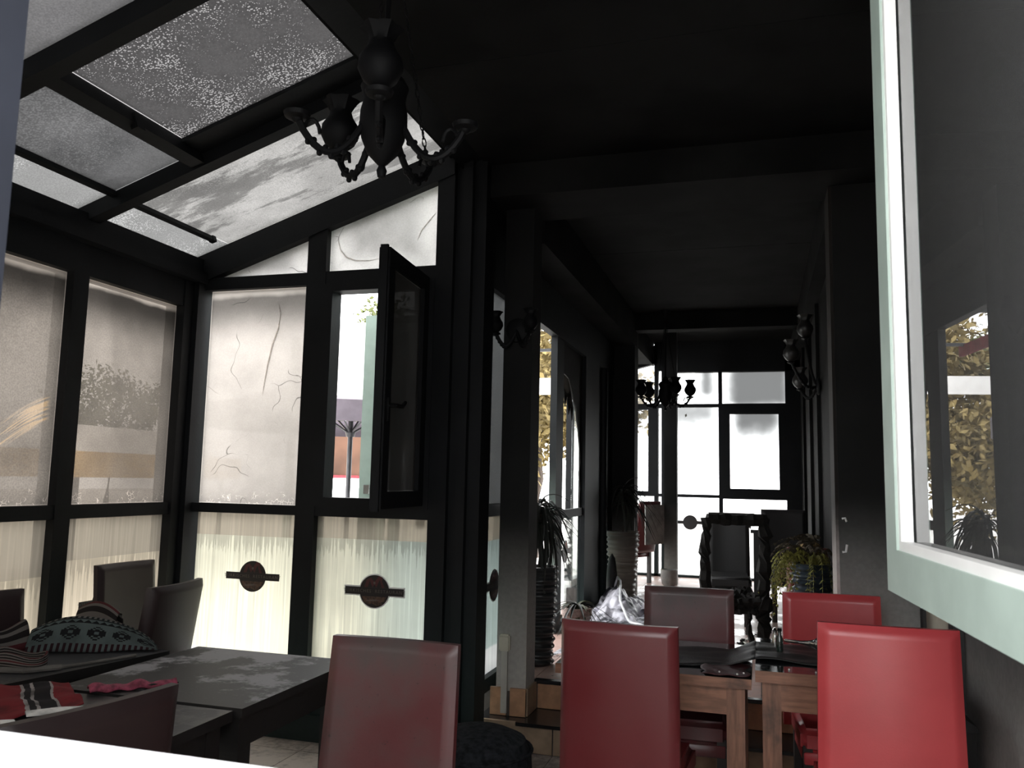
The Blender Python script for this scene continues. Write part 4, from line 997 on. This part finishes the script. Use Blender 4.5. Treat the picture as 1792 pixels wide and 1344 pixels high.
b2 = thing('salt_shaker', 'small silver shaker behind the green bottle', 'shaker', (.055, 4.10, .80))
MB().lathe([(.015, 0), (.013, .04), (.009, .055), (.012, .065), (.004, .075)], seg=14).build('body', 'silver', b2, smooth=True)
random.seed(11)
for i, (x, y, z) in enumerate(((.10, 3.60, .793), (.20, 3.585, .793), (-.17, 3.575, .768), (-.10, 3.57, .765), (-.075, 3.60, .765))):
    tag(MB().ball((0, 0, 0), .004).build('debris_bit', 'debris_white', None, (x, y, z)), 'tiny white debris bit on the soaked right table' if z > .78 else 'tiny white debris bit on the dark red chair table', 'debris', 'white bits on the right tables' if z > .78 else 'white bits on the runner table')

# ================================================================== POUF
pf = thing('pouf', 'round sooty black pouf on the floor before the steps', 'pouf', (-1.36, 4.06, 0))
MB().lathe([(.20, 0), (.25, .03), (.275, .10), (.27, .19), (.24, .25), (.16, .285), (.05, .295), (.005, .295)], seg=36).build('body', 'pouf_fabric', pf, smooth=True)
MB().tube([(.272*math.cos(a), .272*math.sin(a), .205) for a in [2*PI*i/40 for i in range(41)]], .008).build('seam', 'pouf_fabric', pf, smooth=True)

# ================================================================== POTS AND PLANTS
def ribbed(H, r0, r1, ribs=13, seg=40):
    prof = [(r0*.9, 0)]; n = ribs*6
    for i in range(n+1):
        t = i/n; r = lerp(r0, r1, t**.8); prof.append((r+.009*math.sin(t*ribs*2*PI)+.003*math.sin(t*40), .01+t*(H-.01)))
    prof += [(r1-.02, H), (r1-.03, H-.05), (.01, H-.05)]
    return MB().lathe(prof, seg=seg, wob=lambda a, k_: .0035*math.sin(3*a+k_*.31))
def leaf_mesh(L, w_, droop, mat, seg=7):
    m = MB(); 
    for i in range(seg+1):
        t = i/seg; y = L*(t-.12*droop*t*t); z = L*(.75*t-droop*t*t); ww = w_*math.sin(PI*min(.97, .18+.8*t))+.0006
        m.v += [(-ww, y, z+.003), (0, y, z-.004), (ww, y, z+.003)]
    for i in range(seg):
        for k_ in (0, 1): m.f.append((i*3+k_, i*3+k_+1, (i+1)*3+k_+1, (i+1)*3+k_)); m.m.append(0)
    return m.mesh('leaf', [mat])
def keep(o, base, xmin=-9, xmax=9, ymax=99, ymin=-99, zmin=-99):
    """turn or shorten a leaf that would grow through a wall"""
    for t in range(8):
        M = Matrix.LocRotScale(o.location, o.rotation_euler, o.scale); P = [M @ v.co for v in o.data.vertices]
        if min(p.x for p in P)+base[0] > xmin and max(p.x for p in P)+base[0] < xmax and max(p.y for p in P)+base[1] < ymax and min(p.y for p in P)+base[1] > ymin and min(p.z for p in P) > zmin: return
        if t in (0, 2): o.rotation_euler.z += PI/2 if t == 2 else PI
        else: o.scale = [c*.72 for c in o.scale]
def spiky(label, x, y, H, r0, r1, potmat, leafmat, n, L, zl, stud=None, seed=1, name='potted_dracaena', spread=(.25, 1.25)):
    t = thing(name, label, 'plant', (x, y, .331)); random.seed(seed)
    p = ribbed(H, r0, r1).build('pot', potmat, t, smooth=True)
    MB().lathe([(r1-.03, H-.06), (.01, H-.045)], seg=20).build('soil', 'burnt_wood', t)
    MB().tube([(0, 0, H-.06), (.012, .01, H+zl*.5), (0, 0, H+zl)], [.016, .013, .01]).build('stem', 'bark', t)
    ms = [leaf_mesh(L*k_, .013, d, leafmat) for k_, d in ((1, 1.5), (.85, 1.1), (1.1, 1.9), (.7, .7), (1.0, 2.3))]
    for i in range(n):
        o = link('leaf', ms[i % 5], t, (0, 0, H+zl*random.uniform(.55, 1.0)))
        az = random.random()*2*PI
        room = math.sin(az) < .25          # local +Y of the leaf points to -X for az = 90 deg: keep those upright
        o.rotation_euler = (random.uniform(-.5, .55) if room else random.uniform(.55, .8), random.uniform(-.15, .15), az)
        if not room: o.scale = (.6, .35, .6)
        keep(o, (x, y), xmin=-1.562, ymax=9.15 if y > 8 else 99, ymin=8.50 if y > 8 else 5.02)
    if stud:
        for i in range(22):
            tt = i/21; r = lerp(r0, r1, tt**.8)+.012; a = stud
            o = link('stud', STUD, p, (r*math.cos(a), r*math.sin(a), .02+tt*(H-.05)))
    return t
STUD = MB().ball((0, 0, 0), .0065).mesh('stud', ['debris_white'])
spiky('black ribbed pot with a scorched spiky plant behind the tiled column', -1.418, 5.42, .63, .10, .13, 'ribbed_pot_dark', 'leaf_burnt', 110, .27, .40, stud=R(-20), seed=5)
spiky('tall grey brown ribbed pot with a withered spiky plant by the dark pier', -1.40, 8.84, .685, .125, .17, 'ribbed_pot', 'leaf_burnt', 80, .33, .45, stud=R(-12), seed=8)
# fern in the blue pot
fn = thing('potted_fern', 'yellow green fern hanging over a blue ribbed pot', 'plant', (.335, 6.25, .331)); random.seed(21)
ribbed(.66, .10, .135, 14).build('pot', 'blue_pot', fn, smooth=True)
MB().lathe([(.11, .60), (.01, .62)], seg=18).build('soil', 'burnt_wood', fn)
def frond(L, droop, mat, seed):
    m = MB(); rnd = random.Random(seed); n = 18; P = []
    for i in range(n+1):
        t = i/n; P.append(Vector((.01*math.sin(t*5+seed), L*(.80*t-.10*t*t), L*(1.35*t-droop*t*t))))
    m.tube(P, [.003*(1-.7*i/n) for i in range(n+1)], 4)
    for i in range(2, n):
        for s_ in (-1, 1):
            for q_ in range(2):
                p = P[i]; l = .042*(1-.45*i/n)*rnd.uniform(.6, 1.2); d = Vector((s_*l*.8, l*.5*rnd.uniform(-.5, 1.2), -l*rnd.uniform(.3, 1.0)))
                a = d.cross(Vector((0, 0, 1))).normalized()*.006
                o = len(m.v); m.v += [tuple(p-a), tuple(p+d*.6-a*.9), tuple(p+d), tuple(p+d*.6+a*.9), tuple(p+a)]; m.f.append((o, o+1, o+2, o+3, o+4)); m.m.append(0)
    return m.mesh('frond', [mat])
FM = [frond(.46, 1.95, 'fern', 1), frond(.52, 2.1, 'fern', 2), frond(.38, 1.9, 'fern', 3), frond(.42, 1.5, 'fern_dead', 4), frond(.34, 1.05, 'fern_dead', 5), frond(.48, 2.2, 'fern_brown', 6)]
for i in range(110):
    if i < 66: me = FM[i % 3]; rx = random.uniform(-.35, .30)
    else: me = FM[3+i % 3]; rx = random.uniform(-.15, .75)
    o = link('frond', me, fn, (random.uniform(-.05, .05), random.uniform(-.05, .05), .64)); az = random.random()*2*PI; o.rotation_euler = (rx, 0, az)
    if math.sin(az) < -.3: o.scale = (.55, .42, .85)
    keep(o, (.335, 6.25), xmax=.495, ymin=5.975)
for i in range(10):
    o = link('stud', STUD, fn, (-(lerp(.10, .135, i/9)+.008), -.03, .05+i*.06))
# white planter at the slim post and a pink pot behind the black pot
wp = thing('planter', 'small grey white planter at the foot of the slim post', 'planter', (-1.04, 10.03, .331))
MB().lathe([(.055, 0), (.085, .03), (.098, .10), (.10, .19), (.094, .195), (.085, .17), (.01, .16)], seg=24).build('bowl', 'white_pot', wp, smooth=True)
MB().lathe([(.052, 0), (.06, .018)], seg=20).build('foot', 'gasket', wp)
pp = thing('clay_pot', 'pinkish clay pot with scorched leaves behind the black ribbed pot', 'plant', (-1.27, 5.95, .331)); random.seed(4)
MB().lathe([(.07, 0), (.085, .1), (.10, .24), (.11, .25), (.11, .30), (.095, .30), (.01, .27)], seg=24).build('pot', 'tile_pink', pp, smooth=True)
lm = [leaf_mesh(.20, .012, 1.7, 'leaf_burnt'), leaf_mesh(.15, .014, 1.1, 'leaf_green'), leaf_mesh(.24, .010, 2.2, 'leaf_burnt')]
for i in range(64):
    o = link('leaf', lm[i % 3], pp, (0, 0, .28)); o.rotation_euler = (random.uniform(-.6, .8), 0, random.random()*2*PI); keep(o, (-1.27, 5.95), xmin=-1.562, zmin=.012)

# ================================================================== RUBBLE ON THE UPPER FLOOR
rg = thing('ash_heap', 'wet grey ash and melted plastic spread on the corridor floor', 'ash'); rg['kind'] = 'stuff'
def ashf(u, v):
    x = lerp(-1.46, -.60, u)+.06*math.sin(v*7); y = lerp(5.5, 8.9, v)+.15*math.sin(u*9)
    ed = min(u, 1-u, v, 1-v)
    return Vector((x, y, .326+min(.022, ed*.15)+.006*math.sin(u*31+v*13)*min(1, ed*8)+.006*math.sin(v*57+u*19)*min(1, ed*8)))
m = MB().grid(ashf, 40, 60); o = m.build('ash_layer', 'wet_ash', rg, smooth=True); o['kind'] = 'stuff'
sh = thing('plastic_sheet', 'crumpled white plastic sheet heaped at the burst window', 'sheet', (-1.36, 8.0, .33)); random.seed(15)
from mathutils import noise as mnoise
def sheet(u, v):
    x, y = lerp(-.14, .34, u), lerp(-.85, .38, v)
    h_ = .15*math.exp(-((x-.0)/.16)**2-((y-.02)/.28)**2)+.13*math.exp(-((x-.10)/.12)**2-((y+.32)/.24)**2)+.05*math.exp(-((x-.2)/.1)**2-((y+.55)/.2)**2)
    r = abs(mnoise.noise(Vector((x*9, y*4.5, 1.3))))*.11+abs(mnoise.noise(Vector((x*22, y*11, 4.1))))*.04
    ed = min(1, min(u, 1-u, v, 1-v)*7)
    wx = .03*mnoise.noise(Vector((y*6, 0, 2))) ; wy = .06*mnoise.noise(Vector((x*9, 3, 2)))
    return Vector((x+wx, y+wy, .008+(h_+r)*ed))
cloth('sheet', None, sheet, 44, 70, 'plastic_sheet', .003, par=sh)
def flap(u, v): return Vector((lerp(.12, .46, u), lerp(-.35, .42, v)+.08*math.sin(u*5), .035+.04*math.sin(u*7+v*4)**2))
cloth('sheet_flap', None, flap, 18, 18, 'plastic_sheet', .003, par=sh)
SV = [Vector(v.co)+Vector((-1.36, 8.0, .33)) for o_ in sh.children for v in o_.data.vertices]
def lie(p):                          # rest a cable point on the sheet below it
    zs = [v.z for v in SV if abs(v.x-p[0]) < .035 and abs(v.y-p[1]) < .05]
    return (p[0], p[1], max([p[2]]+[z+.012 for z in zs]))
loop_ = [(-1.40, 8.36, .40), (-1.39, 8.33, .52), (-1.36, 8.28, .60), (-1.32, 8.20, .575), (-1.30, 8.10, .50)]
run_ = [(-1.30, 8.10, .36), (-1.27, 7.9, .36), (-1.24, 7.7, .36), (-1.20, 7.45, .36), (-1.12, 7.25, .36), (-1.04, 7.10, .36), (-.95, 7.0, .366), (-.80, 6.7, .366), (-.66, 6.55, .36)]
fine_ = [tuple(Vector(p).lerp(Vector(q), i/4)) for p, q in zip(run_[:-1], run_[1:]) for i in range(4)]+[run_[-1]]
tag(MB().tube(loop_[:-1]+[lie(p) for p in fine_], .011, 8).build('cable', 'white_cable', smooth=True), 'white cable curling from the plastic sheet over the ash', 'cable')
tb = thing('burnt_bag', 'black melted bag leaning beside the ribbed pot', 'debris', (-1.47, 8.595, .331))
MB().grid(lambda u, v: Vector((.058*math.cos(2*PI*u)*(1.0005-v**3)**.5, .06*math.sin(2*PI*u)*(1.0005-v**3)**.5, .46*v+.01*math.sin(9*u*PI))), 20, 10).build('body', 'black_cloth', tb, smooth=True)
random.seed(31)
CHK = [MB().prism([(-.03, -.02), (.03, -.015), (.022, .02), (-.015, .024)], (-.012, .012)).mesh('debris_chunk', [mm]) for mm in ('debris_white', 'burnt_wood')]
for i in range(54):
    white = i % 3 == 0
    o = link('debris_chunk', CHK[0 if white else 1], None, (random.gauss(-.08, .17), random.gauss(6.45, .38), .338))
    k_ = random.uniform(.35, 1.0)*(1 if white else .8); o.scale = (k_, k_, k_); o.rotation_euler = (random.uniform(1.1, 1.9), random.uniform(-.4, .4), random.random()*6)
    tag(o, 'white plaster chip on the floor round the burnt chair' if white else 'charred scrap on the floor round the burnt chair', 'debris', 'white chips round the burnt chair' if white else 'charred scraps round the burnt chair')

# ================================================================== CHANDELIERS AND SCONCES
def tulip(mb, c, s_=1.0, seg=18, mat=0):
    prof = [(.012, 0), (.022, .004), (.042, .022), (.055, .05), (.052, .075), (.036, .10), (.030, .118), (.038, .14), (.050, .152)]
    mb.lathe([(r*s_, z*s_) for r, z in prof], c, seg, mat, None, lambda a, k_: (.006*s_*math.sin(6*a) if k_ > 6 else 0))
def arm(mb, az, r, zt, zb, z1, c, s_=1.0):
    ca, sa = math.cos(az), math.sin(az)
    pts = []
    for t in range(13):
        q = t/12; rr = lerp(.05*s_, r, q); zz = lerp(zt, z1, q)-(min(zt, z1)-zb)*math.sin(PI*q)**.8
        pts.append((c[0]+rr*ca, c[1]+rr*sa, c[2]+zz))
    mb.tube(pts, [.011*s_]*13, 7)
    for q in range(1, 12):       # cast leaf ornament
        p = pts[q]; mb.ball((p[0], p[1], p[2]+(.012 if q % 2 else -.012)*s_), .010*s_, 0, 6)
    # inner scroll
    sc = []
    for t in range(12):
        a = t/11*1.6*PI; rad = .030*s_*(1-.55*t/11); rr = lerp(.05*s_, r, .80)
        sc.append((c[0]+(rr-rad*math.cos(a)*.9)*ca, c[1]+(rr-rad*math.cos(a)*.9)*sa, c[2]+zb+.075*s_+rad*math.sin(a)*1.6))
    mb.tube(sc, .006*s_, 6)
def chandelier(label, c, arms, shades, s_=1.0, top=3.4, name='chandelier', R0=.215, chain_az=(2.6, .2)):
    t = thing(name, label, 'chandelier', c)
    b = MB(); b.lathe([(.004, -.175), (.012, -.17), (.016, -.15), (.010, -.135), (.020, -.125), (.048, -.095), (.066, -.05), (.073, -.005), (.072, .035), (.064, .07), (.068, .095), (.074, .115), (.060, .14), (.035, .15), (.03, .17), (.05, .18), (.02, .19), (.012, .20)], seg=28)
    b.build('urn', 'blackened_metal', t, smooth=True)
    MB().tube([(0, 0, .19), (0, 0, top-c[2])], .009).build('rod', 'blackened_metal', t)
    MB().lathe([(.012, -.08), (.055, -.02), (.06, 0)], (0, 0, top-c[2]), 20).build('ceiling_rose', 'blackened_metal', t, smooth=True)
    for i, az in enumerate(arms):
        a = MB(); arm(a, az, R0, .02, -.145, -.03, (0, 0, 0)); a.ball((R0*math.cos(az), R0*math.sin(az), -.03), .02)
        ao = a.build('arm', 'blackened_metal', t, smooth=True)
        cc = (R0*math.cos(az), R0*math.sin(az), -.02)
        k_ = MB(); k_.lathe([(.012, -.02), (.036, -.012), (.040, 0), (.012, .008)], cc, 16); k_.build('cup', 'blackened_metal', ao, smooth=True)
        if i in shades:
            k_ = MB(); tulip(k_, (cc[0], cc[1], cc[2]+.006), 1.15); k_.build('shade', 'sooty_glass_shade', ao, smooth=True)
    for az in chain_az:
        k_ = MB(); p0 = Vector((R0*.55*math.cos(az), R0*.55*math.sin(az), -.10)); p1 = Vector((0, 0, top-c[2]-.1))
        n = int((p1-p0).length/.026)
        for i in range(n):
            p = p0.lerp(p1, (i+.5)/n); d = (p1-p0).normalized(); sd = d.cross(Vector((0, 0, 1))).normalized() if i % 2 else d.cross(d.cross(Vector((0, 0, 1)))).normalized()
            q = [p+d*.016*math.cos(a)+sd*.006*math.sin(a) for a in [2*PI*j/8 for j in range(9)]]
            k_.tube(q, .0022, 4)
        k_.build('chain', 'blackened_metal', t)
    return t
chandelier('black cast chandelier hanging before the skylights', (-1.095, 2.215, 2.60), [R(a) for a in (149, 221, 293, 5, 77)], (0, 2), R0=.26, chain_az=(R(140), R(40)))
chandelier('black chandelier hanging before the far windows', (-.97, 9.0, 2.475), [R(a) for a in (5, 77, 140, 190, 300)], (0, 2, 3, 4), R0=.26, chain_az=(R(10), R(150)))
def sconce(label, loc, rot, mat, drops):
    t = thing('wall_sconce', label, 'wall lamp', loc, rot)      # back plate at y=0, room towards -Y
    MB().lathe([(.02, 0), (.06, .01), (.075, .02), (.07, .03), (.03, .04)], seg=20, M=Matrix.Rotation(PI/2, 4, 'X')).build('back_plate', 'blackened_metal', t, smooth=True)
    for (dx_, dy_, dz_, sc) in drops:
        a = MB(); pts = [(lerp(0, dx_, q), lerp(-.03, dy_, q), lerp(0, dz_, q)-.09*math.sin(PI*q)) for q in [i/10 for i in range(11)]]
        a.tube(pts, .012, 7)
        for p in pts[2:-1]: a.ball((p[0], p[1], p[2]-.006), .012, 0, 6)
        ao = a.build('arm', 'blackened_metal', t, smooth=True)
        k_ = MB(); tulip(k_, (dx_, dy_, dz_), sc); k_.build('shade', mat, ao, smooth=True)
        k_ = MB(); k_.lathe([(.012, -.02), (.034, -.008), (.03, 0)], (dx_, dy_, dz_), 14); k_.build('cup', 'blackened_metal', ao, smooth=True)
    return t
sconce('dusty tulip wall lamp on the corridor wall above the fern', (.50, 7.35, 2.36), -PI/2, 'dusty_shade', [(-.17, -.16, .0, 1.2), (.10, -.24, .20, 1.2), (.0, -.12, .42, 1.25)])
sconce('black tulip wall lamp high on the tiled column', (-1.41, 4.80, 2.43), 0, 'sooty_glass_shade', [(-.12, -.080, -.02, .85), (.11, -.12, -.02, .85)])

# ================================================================== OUTSIDE
def parasol(label, x, y, zh, rad, drop, col='parasol_cloth', rib_z=None, group=None):
    t = thing('parasol', label, 'parasol', (x, y, -.06)); zh += .06
    MB().tube([(0, 0, 0), (0, 0, zh)], .03, 10).build('pole', 'pole_metal', t, smooth=True)
    MB().lathe([(.28, 0), (.28, .06), (.05, .09), (.04, .2)], seg=20).build('foot', 'pole_metal', t, smooth=True)
    MB().grid(lambda u, v: Vector((rad*v*math.cos(2*PI*u)*(1-.06*abs(math.sin(4*2*PI*u/2))), rad*v*math.sin(2*PI*u)*(1-.06*abs(math.sin(4*2*PI*u/2))), zh-drop*v+.03*math.sin(PI*v))), 32, 6).build('canopy', col, t, smooth=True)
    MB().grid(lambda u, v: Vector((rad*math.cos(2*PI*u), rad*math.sin(2*PI*u), zh-drop-.22*v)), 32, 1).build('valance', col, t, smooth=True)
    for i in range(8):
        a = 2*PI*i/8+.2; MB().tube([(.03*math.cos(a), .03*math.sin(a), zh-drop-.25), (rad*.5*math.cos(a), rad*.5*math.sin(a), zh-drop*.5-.02)], .012, 6).build('rib', 'pole_metal', t)
    MB().lathe([(.05, -.05), (.06, 0), (.05, .05)], (0, 0, zh-drop-.25), 12).build('hub', 'pole_metal', t)
    return t
parasol('dark parasol on the terrace outside the open casement', -4.72, 9.0, 2.75, 1.7, .45)
# bright canvas awning roofs
tag(MB().box((-7.6, 13.0, 1.55), (-6.2, 13.2, 2.35)).build('rust_wall', 'orange_wall'), 'rust brown hoarding across the terrace behind the parasol', 'hoarding')
tag(MB().box((-7.6, 12.96, 1.50), (-6.2, 13.22, 1.55)).box((-7.5, 13.1, -.06), (-7.4, 13.2, 1.5)).box((-6.32, 13.1, -.06), (-6.22, 13.2, 1.5)).build('hoarding_rail', 'red_cloth'), 'red rail and posts carrying the rust hoarding', 'rail')
ya = thing('market_awning', 'yellow awning across the street seen through the side windows', 'awning', (-9.0, 9.5, -.06))
MB().box((-.4, -3.5, 1.50), (.02, 3.5, 1.86)).build('valance', 'yellow_cloth', ya)
for y in (-3.3, 0, 3.3): MB().box((-.25, y-.03, 0), (-.2, y+.03, 1.6)).build('post', 'pole_metal', ya)
MB().prism([(-1.6, 2.3), (-.4, 1.86), (-.3, 1.86), (-1.6, 2.34)], (-3.5, 3.5)).build('canopy', 'white_render', ya)
pg = thing('pipe_post', 'sage green post outside the open casement', 'post', (-2.575, 5.2, -.06))
MB().box((-.045, -.05, 0), (.045, .05, 2.70)).build('shaft', 'sage_paint', pg); MB().box((.0, -.07, 1.47), (.04, -.05, 1.53)).build('bracket', 'silver', pg)
def tree(label, x, y, H, crown, mat, seed, n=2600, ls=1.0):
    t = thing('tree', label, 'tree', (x, y, -.06)); rnd = random.Random(seed)
    MB().tube([(0, 0, 0), (.1, .05, H*.3), (.0, .1, H*.55)], [.16, .12, .07], 8).build('trunk', 'bark', t, smooth=True)
    for a in range(4):
        az = a*1.6+seed; MB().tube([(.03, .05, H*.42), (.6*math.cos(az), .6*math.sin(az), H*.62), (1.2*math.cos(az), 1.2*math.sin(az), H*.74)], [.06, .04, .02], 6).build('branch', 'bark', t)
    m = MB()
    cl_ = [Vector((rnd.gauss(0, crown*.45), rnd.gauss(0, crown*.45), H*.62+rnd.gauss(0, H*.14))) for _ in range(26)]
    for i in range(n):
        c = rnd.choice(cl_)+Vector((rnd.gauss(0, .36), rnd.gauss(0, .36), rnd.gauss(0, .30))); s_ = rnd.uniform(.06, .13)*ls
        a = Vector((rnd.gauss(0, 1), rnd.gauss(0, 1), rnd.gauss(0, 1))).normalized(); b = a.cross(Vector((rnd.gauss(0, 1), rnd.gauss(0, 1), 1))).normalized()
        o = len(m.v); m.v += [tuple(c-a*s_), tuple(c-b*s_*.5), tuple(c+a*s_), tuple(c+b*s_*.5)]; m.f.append((o, o+1, o+2, o+3)); m.m.append(0)
    f = m.build('foliage', mat, t); f['kind'] = 'stuff'
tree('yellow autumn tree beyond the corridor door', -4.6, 17.0, 5.4, 2.2, 'leaf_autumn', 3, 24000, .85)
tree('green autumn tree behind the yellow tree', -10.5, 25.0, 8.5, 2.4, 'leaf_tree', 9, 12000, 1.0)
tree('green street tree opposite the side windows', -27.0, 29.5, 6.5, 3.0, 'leaf_tree', 14, 6000)
aw = thing('white_awning', 'white canvas awning between the trees outside the corridor door', 'awning', (-4.2, 13.0, -.06))
MB().box((-1.6, -.012, 2.98), (1.6, .012, 3.25)).build('canvas', 'white_render', aw)
for x in (-1.5, 1.5): MB().box((x-.03, -.03, 0), (x+.03, .03, 3.0)).build('post', 'white_render', aw)
rp2 = thing('red_awning', 'red awning edge above the corridor door outside', 'awning', (-1.7, 7.0, 2.50))
MB().box((-.37, -1.2, .13), (-.34, .4, .22)).build('valance', 'red_cloth', rp2)
for y in (-1.1, .3): MB().box((-.36, y-.015, .205), (.085, y+.015, .23)).build('bracket', 'pole_metal', rp2)

wv = thing('white_valance', 'white canvas valance over the terrace in front of the dark parasol', 'awning', (-3.60, 6.85, -.06))
MB().box((-.5, -.02, 2.33), (.35, .02, 3.0)).build('canvas', 'white_render', wv)
for x in (-.62, .33): MB().box((x-.03, .0, 0), (x+.03, .06, 2.9)).build('post', 'sage_paint', wv)
bn = thing('waste_bin', 'black bin with sloping lid against the right wall', 'bin', (.73, 3.86, 0))
MB().prism([(-.06, 0), (.06, 0), (.065, .58), (-.065, .58)], (-.11, .11)).build('body', 'leather_black', bn)
MB().prism([(-.07, .58), (.07, .58), (.07, .60), (-.05, .68), (-.07, .68)], (-.115, .115)).build('lid', 'black_trim', bn)
